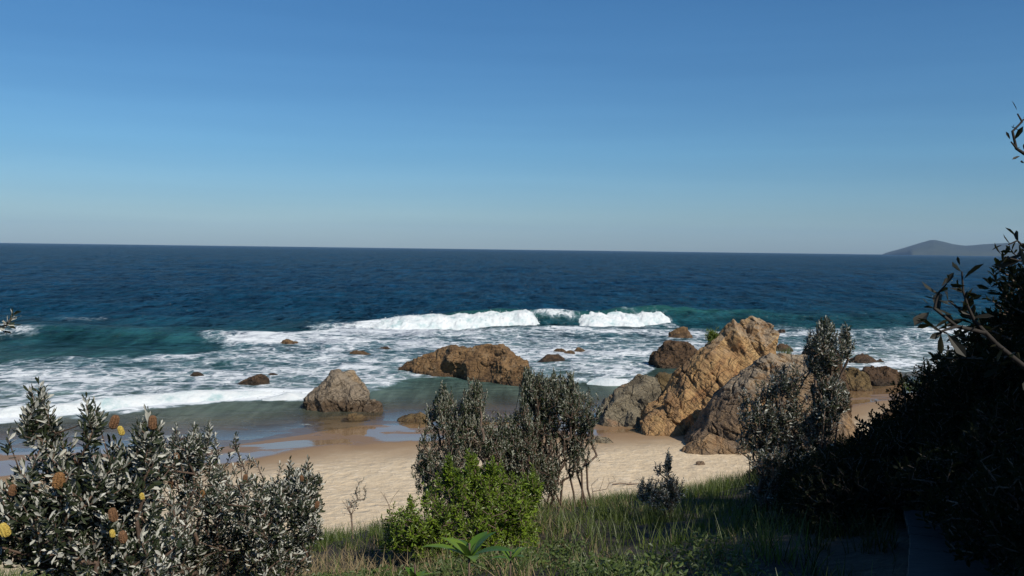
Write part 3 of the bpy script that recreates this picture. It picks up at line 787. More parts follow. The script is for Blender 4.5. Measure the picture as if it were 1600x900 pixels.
def tubes(A, par, tidx, r_tip, expo=2.3, sides=5, rmax=1.):
    n = len(A); w = np.zeros(n); w[tidx] = 1
    for i in range(n - 1, -1, -1):
        if par[i] >= 0: w[par[i]] += w[i]
    rad = np.minimum(r_tip * np.maximum(w, 1) ** (1 / expo), rmax)
    i = np.where(par >= 0)[0]; a = A[par[i]]; b = A[i]
    ra = np.minimum(rad[par[i]], rad[i] * 1.5); rb = rad[i]
    d = b - a; d /= np.linalg.norm(d, axis=1, keepdims=True) + 1e-9
    ref = np.where(np.abs(d[:, 2:3]) > .9, np.array([[1., 0, 0]]), np.array([[0, 0, 1.]]))
    u = np.cross(d, ref); u /= np.linalg.norm(u, axis=1, keepdims=True); v = np.cross(d, u)
    th = np.arange(sides) * 2 * np.pi / sides
    ring = np.cos(th)[None, :, None] * u[:, None] + np.sin(th)[None, :, None] * v[:, None]
    va = a[:, None] + ring * ra[:, None, None]; vb = (b + d * rb[:, None] * .4)[:, None] + ring * rb[:, None, None]
    V = np.concatenate([va, vb], 1).reshape(-1, 3)
    o = (np.arange(len(i)) * 2 * sides)[:, None]
    k = np.arange(sides); k2 = (k + 1) % sides
    F = np.stack([o + k, o + k2, o + k2 + sides, o + k + sides], 2).reshape(-1, 4)
    return V, F
def leaves(P, D, L, W, rnd, r, fold=.18, droop=.1):
    """P base points, D unit directions, L/W arrays; obovate two-faced leaves"""
    n = len(P)
    a = r.normal(0, 1, (n, 3)); s = np.cross(D, a); s /= np.linalg.norm(s, axis=1, keepdims=True) + 1e-9
    nr = np.cross(s, D)
    L = np.broadcast_to(L, n)[:, None]; W = np.broadcast_to(W, n)[:, None]
    tip = P + D * L - nr * L * droop
    m1 = P + D * L * .34 - nr * L * droop * .1; m2 = P + D * L * .74 - nr * L * droop * .5
    l1 = m1 + s * W * .36 + nr * W * fold; r1 = m1 - s * W * .36 + nr * W * fold
    l2 = m2 + s * W * .5 + nr * W * fold; r2 = m2 - s * W * .5 + nr * W * fold
    V = np.stack([P, l1, l2, tip, r2, r1], 1).reshape(-1, 3)
    o = (np.arange(n) * 6)[:, None]
    F = np.stack([o + np.array([[0, 5, 4, 3]]), o + np.array([[0, 3, 2, 1]])], 1).reshape(-1, 4)
    return V, F, np.repeat(rnd, 2)
def shoots(A, par, tidx, r, k, L, W, slen, up=.5, lo=75, hi=25, back=3, var=.3, flip=.0):
    """rosettes of k leaves along the end of every shoot"""
    tp = A[tidx]; pp = A[par[tidx]]
    d = tp - pp; d /= np.linalg.norm(d, axis=1, keepdims=True) + 1e-9
    d = d * (1 - up) + np.array([0, 0, up]) + r.normal(0, .18, d.shape); d /= np.linalg.norm(d, axis=1, keepdims=True)
    n = len(tidx)
    kk = np.tile(np.arange(k), n); ii = np.repeat(np.arange(n), k)
    f = kk / max(1, k - 1)
    P = tp[ii] + d[ii] * ((f - .75) * slen)[:, None]
    ref = r.normal(0, 1, (n, 3)); u = np.cross(d, ref); u /= np.linalg.norm(u, axis=1, keepdims=True); v = np.cross(d, u)
    th = kk * 2.39996 + r.uniform(0, .5, len(kk))
    al = np.radians(lo + (hi - lo) * f + r.normal(0, 12, len(kk)))
    rad = np.cos(th)[:, None] * u[ii] + np.sin(th)[:, None] * v[ii]
    D = d[ii] * np.cos(al)[:, None] + rad * np.sin(al)[:, None]
    D /= np.linalg.norm(D, axis=1, keepdims=True)
    sz = (1 + var * r.normal(0, 1, len(kk))).clip(.45, 1.7) * (1 - .35 * f)
    # leaf normal faces away from the shoot: side vector tangent to it
    rn = np.clip(np.repeat(r.uniform(0, .6, n), k) + r.uniform(0, .4, len(kk)), 0, 1)
    s = np.cross(D, d[ii] + rad * 1e-3); s /= np.linalg.norm(s, axis=1, keepdims=True) + 1e-9
    tw = r.normal(0, .5, len(kk))[:, None]
    nr0 = np.cross(s, D); s = s * np.cos(tw) + nr0 * np.sin(tw)
    fl = np.where(r.random(len(kk)) < flip, -1., 1.)[:, None]; s = s * fl
    return P, D, s, L * sz, W * sz, rn
def leaf_mesh(P, D, s, L, W, rnd, fold=.16, droop=.08):
    n = len(P); nr = np.cross(s, D); L = L[:, None]; W = W[:, None]
    tip = P + D * L - nr * L * droop
    m1 = P + D * L * .34 - nr * L * droop * .1; m2 = P + D * L * .72 - nr * L * droop * .5
    l1 = m1 + s * W * .34 + nr * W * fold; r1 = m1 - s * W * .34 + nr * W * fold
    l2 = m2 + s * W * .5 + nr * W * fold; r2 = m2 - s * W * .5 + nr * W * fold
    V = np.stack([P, l1, l2, tip, r2, r1], 1).reshape(-1, 3)
    o = (np.arange(n) * 6)[:, None]
    F = np.stack([o + np.array([[0, 5, 4, 3]]), o + np.array([[0, 3, 2, 1]])], 1).reshape(-1, 4)
    return V, F, np.repeat(rnd, 2)
def lobe_pts(lobes, n, r, p=.45):
    """lobes: (px, py, rx, ry in photo pixels, depth, depth radius in metres, weight)"""
    w = np.array([l[6] for l in lobes], float); w /= w.sum()
    out = []
    for l, c in zip(lobes, r.multinomial(n, w)):
        d = r.normal(0, 1, (c, 3)); d /= np.linalg.norm(d, axis=1, keepdims=True)
        d *= (r.random(c) ** p)[:, None]
        ce = at(l[0], l[1], l[4]); k = l[4] / F_PX
        out.append(np.array(ce) + d * np.array([l[2] * k, l[5], l[3] * k]))
    return np.concatenate(out)
def plant(name, label, cat, bases, tips, leaf, bark, k, L, W, slen, seed, group=None, up=.5, r_tip=.003, alpha=.35, step=.2, jit=.035, lo=75, hi=25, flip=.3, rmax=.06, lift=.25, var=.3, clip_ground=True, gaps=None, spikes=0, hw=1.):
    r = np.random.default_rng(seed)
    if gaps: tips = tips[vnoise(tips * gaps[0] + seed, seed) > gaps[1]]
    if clip_ground:
        g = ground_z(tips[:, 0], tips[:, 1]); tips = tips[tips[:, 2] > g + .04]
    if spikes:
        hi_ = np.argsort(-(tips[:, 2] + r.normal(0, .25 * np.ptp(tips[:, 2]), len(tips))))[:spikes]
        dv = r.normal(0, .18, (spikes, 3)) + np.array([0, 0, 1.]); ln_ = r.uniform(.5, 1.6, (spikes, 1)) * slen * .85
        tips = np.concatenate([tips] + [tips[hi_] + dv * ln_ * f_ for f_ in (.4, .75, 1.)])
    B = np.array(bases, float)
    sel = np.argmin(np.linalg.norm((tips[:, None, :2] - B[None, :, :2]), axis=2) + r.normal(0, .12, (len(tips), len(B))), axis=1)
    parts_, off = [], 0                    # every stem grows its own share of the crown
    for bi in range(len(B)):
        if (sel == bi).sum() == 0: continue
        a_, p_, t_ = grow([B[bi]], tips[sel == bi], alpha, step, jit, seed + bi, lift, hw)
        parts_.append((a_, np.where(p_ >= 0, p_ + off, -1), t_ + off)); off += len(a_)
    A, par, tidx = (np.concatenate(z_) for z_ in zip(*parts_))
    org = tuple(np.mean(np.array(bases), 0))
    root = empty(name, org, label, cat, group)
    V, F = tubes(A, par, tidx, r_tip, rmax=rmax)
    mesh_np('stem', V, F, bark, root, origin=org)
    if k:
        P, D, s, l, w, rn = shoots(A, par, tidx, r, k, L, W, slen, up, lo, hi, flip=flip, var=var)
        V, F, f = leaf_mesh(P, D, s, l, w, rn)
        mesh_np('foliage', V, F, leaf, root, fattrs={'rnd': f}, smooth_sh=False, origin=org)
    return root
def foot(px_, D, dz=0.):
    """a point on the ground under photo column px_ at depth D"""
    p = at(px_, 700, D)
    return (p.x, D, gz(p.x, D) + dz)

# flower cones of the banksias
def cone_mat(name, a, b):
    t = NT(name); n = t.noise(t.pos(), 120, 3)
    return t.set(Base_Color=t.ramp(n, [(.35, a), (.65, b)]), Roughness=.8, Normal=t.bump(n, .8, .004))
M['cone_orange'] = cone_mat('orange_cone', (.10, .05, .016), (.25, .125, .04))
M['cone_brown'] = cone_mat('brown_cone', (.08, .04, .017), (.18, .09, .038))
M['cone_yellow'] = cone_mat('yellow_cone', (.30, .21, .035), (.55, .42, .09))
def cone_mesh(mat):
    r = np.random.default_rng(5)
    n, m = 26, 22; V = []
    for i in range(n):
        f = i / (n - 1); rad = (1 - abs(2 * f - 1) ** 3.2) ** .5 * .5 * (1 - .12 * f)
        for j in range(m):
            th = 2 * math.pi * (j + .5 * (i % 2)) / m
            k = 1 + (.16 if (i + j) % 2 else -.05) + r.normal(0, .04)
            V.append((rad * k * math.cos(th), rad * k * math.sin(th), f * 1.75 + r.normal(0, .012)))
    F = [(i * m + j, i * m + (j + 1) % m, (i + 1) * m + (j + 1) % m, (i + 1) * m + j) for i in range(n - 1) for j in range(m)]
    o = mesh_np('flower_cone', V, F, mat, smooth_sh=False)
    me = o.data; bpy.data.objects.remove(o)
    return me
CONE = {k: cone_mesh(M['cone_' + k]) for k in ('orange', 'brown', 'yellow')}
def cones(root, spec):
    r = random.Random(3)
    for (a, b, w, D, c) in spec:
        o = bpy.data.objects.new('flower_cone', CONE[c]); col.objects.link(o)
        o.parent = root
        s_ = .88 * w * D / F_PX
        p = at(a, b + w * .85, D)
        o.location = p - root.location; o.scale = (s_, s_, s_ * r.uniform(.85, 1.1))
        o.rotation_euler = (r.uniform(-.3, .3), r.uniform(-.3, .3), r.uniform(0, 6))
        o['label'] = {'orange': 'orange flower cone', 'brown': 'old brown flower cone', 'yellow': 'fresh yellow flower cone'}[c]

rA = np.random.default_rng(11)
# --- front left banksia
tips = lobe_pts([(95, 784, 130, 90, 5.0, .55, 6), (30, 724, 60, 75, 4.9, .4, 2.2), (60, 664, 22, 30, 5.0, .15, .5), (145, 664, 10, 28, 4.9, .1, .16), (55, 636, 6, 20, 5, .05, .1), (235, 689, 16, 42, 5.1, .12, .5),
                 (170, 744, 75, 60, 5.1, .4, 2.5), (200, 854, 90, 80, 5.2, .5, 4), (40, 874, 110, 80, 4.9, .5, 4), (-60, 804, 80, 130, 4.8, .5, 3)], 900, rA, .55)
b = foot(112, 5.0)
banA = plant('banksia_shrub', 'silver leaved banksia with orange and yellow flower cones in the near left corner', 'shrub',
             [b, (b[0] - .25, b[1] + .1, b[2]), (b[0] + .3, b[1] + .2, b[2])], tips, M['silver_leaf'], M['red_bark'], 17, .064, .020, .14, 11, r_tip=.003, flip=.78, rmax=.022, lo=80, hi=20, gaps=(2.6, -.16), spikes=12)
cones(banA, [(91, 748, 20, 4.75, 'orange'), (175, 658, 15, 4.95, 'brown'), (141, 682, 12, 5.05, 'brown'), (122, 716, 12, 4.95, 'brown'), (179, 803, 15, 4.75, 'brown'), (194, 836, 14, 4.75, 'brown'),
             (12, 824, 17, 4.5, 'yellow'), (177, 832, 9, 4.75, 'yellow'), (223, 774, 8, 4.85, 'yellow'), (192, 672, 10, 4.95, 'yellow'), (239, 660, 14, 5.05, 'brown'), (19, 764, 13, 4.75, 'brown'), (62, 838, 12, 4.7, 'brown')])
# --- middle left banksia
tips = lobe_pts([(330, 772, 120, 70, 8.2, 1.0, 6), (420, 792, 75, 62, 8.3, .7, 4), (465, 767, 34, 40, 8.3, .4, 1.4), (480, 812, 28, 40, 8.3, .4, 1.2), (300, 702, 40, 26, 8.1, .4, 1.2), (408, 712, 24, 34, 8.3, .25, .8), (412, 682, 5, 22, 8.3, .06, .12),
                 (385, 702, 8, 30, 8.3, .1, .3), (445, 737, 8, 22, 8.3, .1, .2), (480, 747, 7, 22, 8.3, .1, .2), (250, 732, 50, 50, 8, .5, 2), (300, 862, 130, 70, 8.0, .9, 6), (440, 872, 45, 45, 8.2, .6, 2), (330, 850, 110, 60, 8.4, .8, 6)], 2300, rA, .5)
b = foot(340, 8.2)
banB = plant('banksia_shrub', 'wide silver leaved banksia with few small brown cones, behind the near left one', 'shrub',
             [b, (b[0] + .5, b[1], b[2] - .02), (b[0] - .6, b[1] + .1, b[2])], tips, M['silver_leaf'], M['red_bark'], 15, .060, .018, .13, 12, r_tip=.003, flip=.74, rmax=.022, gaps=(1.9, -.18), spikes=60)
cones(banB, [(383, 745, 8, 8.0, 'brown'), (494, 788, 8, 7.9, 'brown'), (278, 711, 9, 7.9, 'brown'), (266, 757, 9, 7.8, 'brown'), (318, 771, 8, 7.7, 'orange'), (472, 746, 7, 8.1, 'brown')])
# --- twig of a banksia just outside the left edge
tips = np.array([at(18, 497, 4.0), at(10, 508, 4.0), at(-30, 520, 4.0), at(-90, 560, 4.1), at(-140, 600, 4.2), at(-60, 640, 4.2), at(-200, 560, 4.1), at(-170, 700, 4.2)])
b = foot(-260, 4.2)
plant('banksia_shrub', 'banksia twig with pale leaves poking in at the left edge above the horizon surf', 'shrub', [b], tips, M['silver_leaf'], M['bark'], 16, .055, .020, .07, 14, flip=.2, up=.3, rmax=.02)

# --- tall dark bushes in the middle
tips = lobe_pts([(715, 680, 52, 62, 14.2, .9, 5), (690, 650, 26, 36, 14.1, .4, 1.6), (738, 640, 20, 38, 14.2, .35, 1.4), (775, 690, 40, 48, 14.3, .7, 3), (700, 720, 48, 34, 14, .8, 3), (745, 620, 8, 16, 14.2, .1, .3), (692, 622, 8, 14, 14.1, .1, .3), (672, 690, 20, 50, 14.1, .5, 1.8), (720, 760, 56, 34, 14, .8, 2.5), (665, 735, 22, 34, 14, .5, 1.2)], 2600, rA, .6)
b = foot(725, 14.2)
plant('dark_bush', 'dense dark bush with rounded top, left of the two tall bushes in the middle', 'shrub', [(b[0] + k * .16, b[1] + .1 * (k % 2), b[2]) for k in range(-4, 5)], tips, M['dark_leaf'], M['bark'], 15, .052, .017, .13, 21,
      'two tall dark bushes in the middle', up=.65, flip=.88, hi=15, lo=60, rmax=.03, alpha=.15, gaps=(1.7, -.42), spikes=120, hw=1.2)
tips = lobe_pts([(850, 650, 48, 62, 14.6, .8, 5), (835, 605, 26, 26, 14.6, .4, 1.4), (870, 615, 26, 28, 14.6, .4, 1.4), (895, 640, 18, 48, 14.6, .4, 1.4), (893, 602, 5, 16, 14.6, .08, .25), (860, 586, 10, 10, 14.6, .1, .3), (825, 590, 8, 12, 14.6, .1, .3),
                 (815, 690, 36, 50, 14.5, .6, 2.6), (922, 650, 22, 44, 14.6, .4, 1.9), (934, 680, 10, 34, 14.6, .3, .5), (822, 745, 46, 50, 14.6, .8, 4), (856, 745, 26, 48, 14.6, .5, 2.4), (900, 700, 24, 50, 14.6, .4, 1.6)], 3600, rA, .6)
b = foot(872, 14.6)
plant('dark_bush', 'taller open dark bush with bare reddish stems on its right side', 'shrub', [(b[0] + k * .105, b[1] + .1 * (k % 2), b[2]) for k in range(-7, 7)], tips, M['dark_leaf'], M['red_bark'], 15, .050, .016, .14, 22,
      'two tall dark bushes in the middle', up=.7, flip=.86, r_tip=.0032, alpha=.08, hi=15, lo=55, rmax=.018, step=.3, gaps=(1.7, -.34), spikes=150, hw=2.2)
# --- bright green bush
tips = lobe_pts([(725, 800, 95, 52, 11.2, 1.0, 7), (650, 815, 48, 42, 11.0, .7, 2.5), (790, 790, 55, 52, 11.3, .8, 3), (740, 760, 50, 28, 11.3, .5, 1.6), (690, 850, 60, 18, 10.8, .5, 1.5), (735, 728, 8, 16, 11.3, .1, .15), (770, 738, 8, 12, 11.3, .1, .15), (700, 735, 7, 12, 11.2, .1, .12), (825, 775, 26, 34, 11.3, .4, .9), (620, 830, 30, 30, 11, .5, 1), (800, 830, 50, 30, 11, .6, 1.5)], 2600, rA, .45)
b = foot(725, 11.2)
plant('green_bush', 'low rounded bright green bush in front of the tall dark bushes', 'shrub', [b, (b[0] + .4, b[1], b[2]), (b[0] - .4, b[1], b[2])], tips, M['green_leaf'], M['bark'], 12, .058, .022, .10, 31, up=.55, flip=.9, lo=80, hi=30, gaps=(1.6, -.45), spikes=90)
# --- small grey bush right of centre
tips = lobe_pts([(1030, 768, 36, 28, 13.6, .5, 4), (1050, 758, 22, 26, 13.6, .35, 1.5), (1044, 732, 3, 14, 13.6, .06, .15), (1012, 758, 14, 20, 13.6, .3, .8), (1028, 745, 4, 12, 13.6, .1, .2)], 600, rA, .5)
b = foot(1032, 13.6)
plant('grey_bush', 'small grey green bush at the dune edge right of centre', 'shrub', [b, (b[0] + .15, b[1], b[2])], tips, M['grey_leaf'], M['bark'], 12, .055, .017, .13, 41, up=.7, flip=.55, spikes=50, gaps=(2.5, -.3))
# --- sapling banksia on the right
tips = lobe_pts([(1290, 555, 32, 42, 13.6, .45, 3.2), (1290, 515, 12, 12, 13.6, .12, .4), (1322, 540, 8, 32, 13.6, .12, .5), (1295, 620, 30, 40, 13.6, .45, 2.4), (1225, 590, 30, 34, 13.8, .45, 2.4), (1180, 640, 32, 40, 13.9, .5, 2.6), (1225, 660, 42, 44, 13.8, .6, 3.2), (1195, 700, 45, 40, 13.8, .6, 3), (1245, 720, 45, 36, 13.8, .6, 2), (1225, 765, 60, 30, 13.7, .6, 2.4), (1275, 690, 36, 44, 13.7, .5, 2), (1285, 640, 30, 40, 13.6, .4, 1.2)], 2500, rA, .5)
b = foot(1285, 13.6)
b2 = foot(1215, 13.8); b3 = foot(1255, 13.7)
plant('banksia_sapling', 'straggly silver banksia sapling with dark forked trunks in front of the mauve outcrop', 'shrub', [b, (b[0] - .2, b[1], b[2]), (b[0] + .1, b[1], b[2])] + [(b2[0] + k * .15, b2[1], b2[2]) for k in range(-2, 4)], tips, M['grey_leaf'], M['bark'], 13, .062, .021, .14, 51,
      up=.6, flip=.8, r_tip=.0036, alpha=.1, rmax=.04, step=.3, gaps=(1.8, -.12), spikes=80, hw=1.7)
# --- bush tuft and grass on the crags
p = at(1112, 528, 40.4)
tips = np.array(p) + rA.normal(0, 1, (170, 3)) * np.array([.15, .17, .15]) + np.array([0, 0, .1])
plant('rock_shrub', 'small round shrub growing on the shoulder of the golden crag', 'shrub', [(p.x + .1, p.y, p.z - .45)], tips, M['green_leaf'], M['bark'], 12, .085, .032, .14, 61, clip_ground=False)

# --- bare twigs
def twig(label, tips_px, D, base_px, seed, rt=.003):
    tips = np.array([at(a, b, D + random.Random(i).uniform(-.1, .1)) for i, (a, b) in enumerate(tips_px)])
    b = foot(base_px, D)
    return plant('dry_twig', label, 'dead shrub', [b], tips, None, M['dry_twig'], 0, 0, 0, 0, seed, r_tip=rt, alpha=.25, step=.12, jit=.02, group='dry twiggy plants on the dune edge')
twig('flat topped dry shrub right of the bare stems', [(935, 748), (944, 745), (950, 746), (958, 744), (962, 752), (930, 752), (924, 758), (940, 758), (948, 764), (952, 755), (918, 770), (926, 768)], 15.4, 932, 71)
tips = lobe_pts([(548, 790, 16, 16, 13, .25, 3), (560, 770, 5, 22, 13, .05, 1), (570, 765, 4, 20, 13, .05, 1)], 40, rA)
plant('dry_twig', 'thin half bare shrub at the dune edge left of the green bush', 'shrub', [foot(552, 13)], tips, M['grey_leaf'], M['dry_twig'], 7, .045, .012, .1, 72, 'dry twiggy plants on the dune edge', flip=.4)
twig('slender dry stalks between the thin shrub and the green bush', [(595, 768), (600, 772), (604, 782), (608, 790), (590, 790), (624, 765)], 12.5, 604, 73)

# --- broad leaved herb at the bottom edge
def broad_plant(label, px_, D, n, L, seed, zoff=0.):
    r = np.random.default_rng(seed); b = foot(px_, D)
    root = empty('broad_leaf_plant', b, label, 'plant', 'broad leaved plants at the bottom edge')
    for i in range(n):
        th = 2.4 * i + r.uniform(-.3, .3); el = r.uniform(.45, 1.15); l = L * r.uniform(.75, 1.15); w = l * r.uniform(.22, .30)
        d = np.array([math.cos(th) * math.cos(el), math.sin(th) * math.cos(el), math.sin(el)])
        s_ = np.cross(d, (0, 0, 1.)); s_ /= np.linalg.norm(s_); nn = np.cross(s_, d)
        V = []; m = 10
        for k in range(m):
            f = k / (m - 1); c = np.array([0, 0, zoff]) + d * l * f - np.array([0, 0, 1]) * l * .35 * f * f
            ww = w * math.sin(math.pi * min(1, .06 + .94 * f) ** .8) * .5 + .003
            for g, q in ((-1, .18), (-.5, .05), (0, 0), (.5, .05), (1, .18)):
                V.append(c + s_ * ww * g + nn * ww * q)
        o = mesh_np('leaf', V, grid_faces(m, 5), M['broad_leaf'], root, fattrs={'rnd': np.full((m - 1) * 4, r.uniform(.1, 1))})
    st = np.array([[0, 0, -.05], [0, 0, zoff * .5 + .05], [0, 0, zoff + .1]])
    V, F = tubes(st, np.array([-1, 0, 1]), np.array([2]), .008)
    mesh_np('stem', V, F, M['bark'], root)
    return root
broad_plant('large broad leaved plant with long pointed leaves at the bottom edge', 735, 5.6, 10, .36, 5, .56)
broad_plant('small pale green broad leaved plant left of the larger one at the bottom edge', 650, 5.4, 8, .17, 6, .46)
broad_plant('small broad leaved plant right of the larger one, half in the grass', 800, 6.4, 6, .22, 8, .40)

# ------------------------------------------------------------------ grass and herbs on the dune
def blades(P, L, W, az, bend, rnd, r):
    n = len(P); seg = 4
    lean = r.uniform(.05, .45, n)
    h = np.stack([np.cos(az), np.sin(az), np.zeros(n)], 1)
    sd_ = np.stack([-np.sin(az), np.cos(az), np.zeros(n)], 1)
    tw = r.normal(0, .6, n); sd_ = sd_ * np.cos(tw)[:, None] + h * np.sin(tw)[:, None]
    V = np.zeros((n, seg, 2, 3))
    for k in range(seg):
        f = k / (seg - 1)
        c = P + np.array([0, 0, 1]) * (L * f * (1 - .35 * bend * f))[:, None] + h * (L * (lean * f + bend * f * f * .8))[:, None]
        w = W * (1 - f) ** .7 * .5 + .0006
        V[:, k, 0] = c - sd_ * w[:, None]; V[:, k, 1] = c + sd_ * w[:, None]
    o = (np.arange(n) * seg * 2)[:, None]
    F = np.concatenate([o + np.array([[2 * k, 2 * k + 1, 2 * k + 3, 2 * k + 2]]) for k in range(seg - 1)], 1).reshape(-1, 4)
    return V.reshape(-1, 3), F, np.repeat(rnd, seg - 1)
def scatter_dune(n, r, ymin, ymax, x0, x1, zmin=1.75):
    y = ymin + (ymax - ymin) * r.random(n) ** .9; xx = r.uniform(x0, x1, n) 
    xx = np.where(y < 16, xx, xx)
    keep = np.abs(xx) < .66 * y + 1.5
    g = ground_z(xx, y, False); keep &= g > zmin + .35 * vnoise(np.stack([xx * .5, y * .5, xx * 0], 1), 91)
    return xx[keep], y[keep]
rg = np.random.default_rng(77)
cx_, cy_ = scatter_dune(14000, rg, 4.8, 26, -10, 12)
PX, PY = project(cx_, cy_, ground_z(cx_, cy_))
dens = np.clip(.55 + .5 * fbm(np.stack([cx_ * .5, cy_ * .5, cx_ * 0], 1), 2, 95), .3, 1)
keep = rg.random(len(cx_)) < dens
cx_, cy_ = cx_[keep], cy_[keep]
per = 13
X_ = np.repeat(cx_, per) + rg.normal(0, .06, len(cx_) * per); Y_ = np.repeat(cy_, per) + rg.normal(0, .06, len(cx_) * per)
# keep the path clear
pc = np.interp(Y_, [0, 4, 7, 10, 14, 20], [1.0, 2.2, 3.65, 4.9, 6.2, 7.5])
keep = (np.abs(X_ - pc) > .4) | (Y_ > 8.6)
X_, Y_ = X_[keep], Y_[keep]
Zg = ground_z(X_, Y_)
n = len(X_); clump = vnoise(np.stack([X_ * .8, Y_ * .8, X_ * 0], 1), 97)
dry = vnoise(np.stack([X_ * .45, Y_ * .45, X_ * 0], 1), 98) + .45 * smooth(9, 6, Y_) * smooth(1.0, -1.5, X_) + rg.normal(0, .35, n)
isdry = (dry > .52) & (X_ < .3 * Y_)
dark = (~isdry) & (X_ - .22 * Y_ - .9 + rg.normal(0, .3, n) > 0)  # right-side blades that take the painted shade colour
fresh = (~isdry) & (~dark)
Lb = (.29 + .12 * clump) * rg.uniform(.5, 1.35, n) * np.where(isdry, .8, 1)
for sel_, nm_, mt_, lb_, ct_ in ((fresh, 'grass', M['blade'], 'long green grass covering the dune', 'grass'), (dark, 'shade_painted_grass', M['shade_painted_blade'], 'dune grass on the right side with shade painted into its colour', 'dark grass')):
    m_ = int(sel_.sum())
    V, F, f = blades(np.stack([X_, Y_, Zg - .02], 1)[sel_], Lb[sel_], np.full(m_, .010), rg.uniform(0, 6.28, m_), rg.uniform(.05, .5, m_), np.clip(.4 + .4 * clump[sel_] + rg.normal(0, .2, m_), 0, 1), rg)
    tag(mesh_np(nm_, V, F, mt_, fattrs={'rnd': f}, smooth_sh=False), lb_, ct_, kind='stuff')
V, F, f = blades(np.stack([X_, Y_, Zg - .02], 1)[isdry], Lb[isdry], np.full(isdry.sum(), .008), rg.uniform(0, 6.28, isdry.sum()), rg.uniform(.1, .8, isdry.sum()), rg.random(isdry.sum()), rg)
tag(mesh_np('dry_grass', V, F, M['straw'], fattrs={'rnd': f}, smooth_sh=False), 'straw coloured dry grass on the dune', 'dry grass', kind='stuff')
hx, hy = scatter_dune(3000, rg, 5.0, 10, -3.5, 2.0)
keep = vnoise(np.stack([hx * .7, hy * .7, hx * 0], 1), 99) > -.25
hx, hy = hx[keep], hy[keep]; k = 5
X_ = np.repeat(hx, k) + rg.normal(0, .05, len(hx) * k); Y_ = np.repeat(hy, k) + rg.normal(0, .05, len(hx) * k)
Z_ = ground_z(X_, Y_) + rg.uniform(.03, .2, len(X_))
az = rg.uniform(0, 6.28, len(X_)); el = rg.uniform(-.1, .8, len(X_))
D_ = np.stack([np.cos(az) * np.cos(el), np.sin(az) * np.cos(el), np.sin(el)], 1)
V, F, f = leaves(np.stack([X_, Y_, Z_], 1), D_, rg.uniform(.035, .07, len(X_)), rg.uniform(.02, .035, len(X_)), rg.random(len(X_)), rg)
tag(mesh_np('ground_cover', V, F, M['herb_leaf'], fattrs={'rnd': f}, smooth_sh=False), 'small leaved ground cover creeping through the grass', 'ground cover', kind='stuff')

# tufts growing on the rocks
def tuft(label, px_, py_, D, w, n, L, seed, drop=0.):
    r = np.random.default_rng(seed); c = at(px_, py_, D)
    th_ = r.uniform(0, 6.28, n); q_ = np.sqrt(r.random(n))
    P = np.array(c) + np.stack([np.cos(th_) * q_ * w * .9, np.sin(th_) * q_ * w * .6, r.uniform(-.05, .05, n)], 1)
    P[:, 2] += (P[:, 0] - c.x) * drop
    V, F, f = blades(P, L * r.uniform(.5, 1.2, n), np.full(n, .014), r.uniform(0, 6.28, n), r.uniform(.1, .6, n), r.random(n), r)
    root = empty('grass_tuft', tuple(c), label, 'grass tuft', 'grass tufts on the rocks')
    mesh_np('blades', V, F, M['blade'], root, fattrs={'rnd': f}, smooth_sh=False, origin=tuple(c))
tuft('grass tuft on the left shoulder of the mauve outcrop', 1190, 588, 35.6, .8, 420, .42, 3, .7)
tuft('grass tuft at the top of the mauve outcrop', 1222, 560, 35.8, .45, 240, .42, 4, .5)
tuft('grass tuft on the dark boulder at the right bank', 1437, 612, 26.0, .6, 350, .45, 5)

# ------------------------------------------------------------------ timber path steps on the right
def steps():
    t = NT('weathered_timber'); p = t.pos(); n = t.noise(t.mapping(p, (1, 6, 6)), 6, 5)
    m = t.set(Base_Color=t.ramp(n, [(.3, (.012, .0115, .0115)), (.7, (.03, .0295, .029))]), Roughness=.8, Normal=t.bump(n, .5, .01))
    root = empty('boardwalk', (3.4, 6.4, gz(3.4, 6.4)), 'short weathered timber stepped path in the shade on the right', 'path')
    org = root.location
    for i in range(13):
        y = 4.9 + i * .27; xx = float(np.interp(y, [0, 4, 7, 10, 14], [1.0, 2.2, 3.65, 4.9, 6.2]))
        zt = gz(xx, y) + .07
        bm = bmesh.new(); bmesh.ops.create_cube(bm, size=1)
        bmesh.ops.scale(bm, vec=(.56, .225, .045), verts=bm.verts[:])
        bmesh.ops.rotate(bm, cent=(0, 0, 0), matrix=Matrix.Rotation(-.42 + random.Random(i).uniform(-.03, .03), 3, 'Z'), verts=bm.verts[:])
        bmesh.ops.translate(bm, vec=Vector((xx, y, zt)) - org, verts=bm.verts[:])
        bmesh.ops.bevel(bm, geom=bm.edges[:], offset=.006, segments=1, affect='EDGES')
        me = bpy.data.meshes.new('plank'); bm.to_mesh(me); bm.free(); me.materials.append(m)
        o = bpy.data.objects.new('plank', me); col.objects.link(o); o.parent = root
steps()

# stick on the sand
c = on_ground(978, 758)
A = np.array([c + Vector((-.45, 0, .02)), c + Vector((-.2, .06, .05)), c + Vector((.1, .02, .03)), c + Vector((.42, .08, .04)), c + Vector((.2, .2, .05))])
V, F = tubes(A, np.array([-1, 0, 1, 2, 2]), np.array([3, 4]), .018)
tag(mesh_np('driftwood_stick', V, F, M['dry_twig'], origin=tuple(c)), 'thin brown stick lying on the sand by the dune edge', 'driftwood')

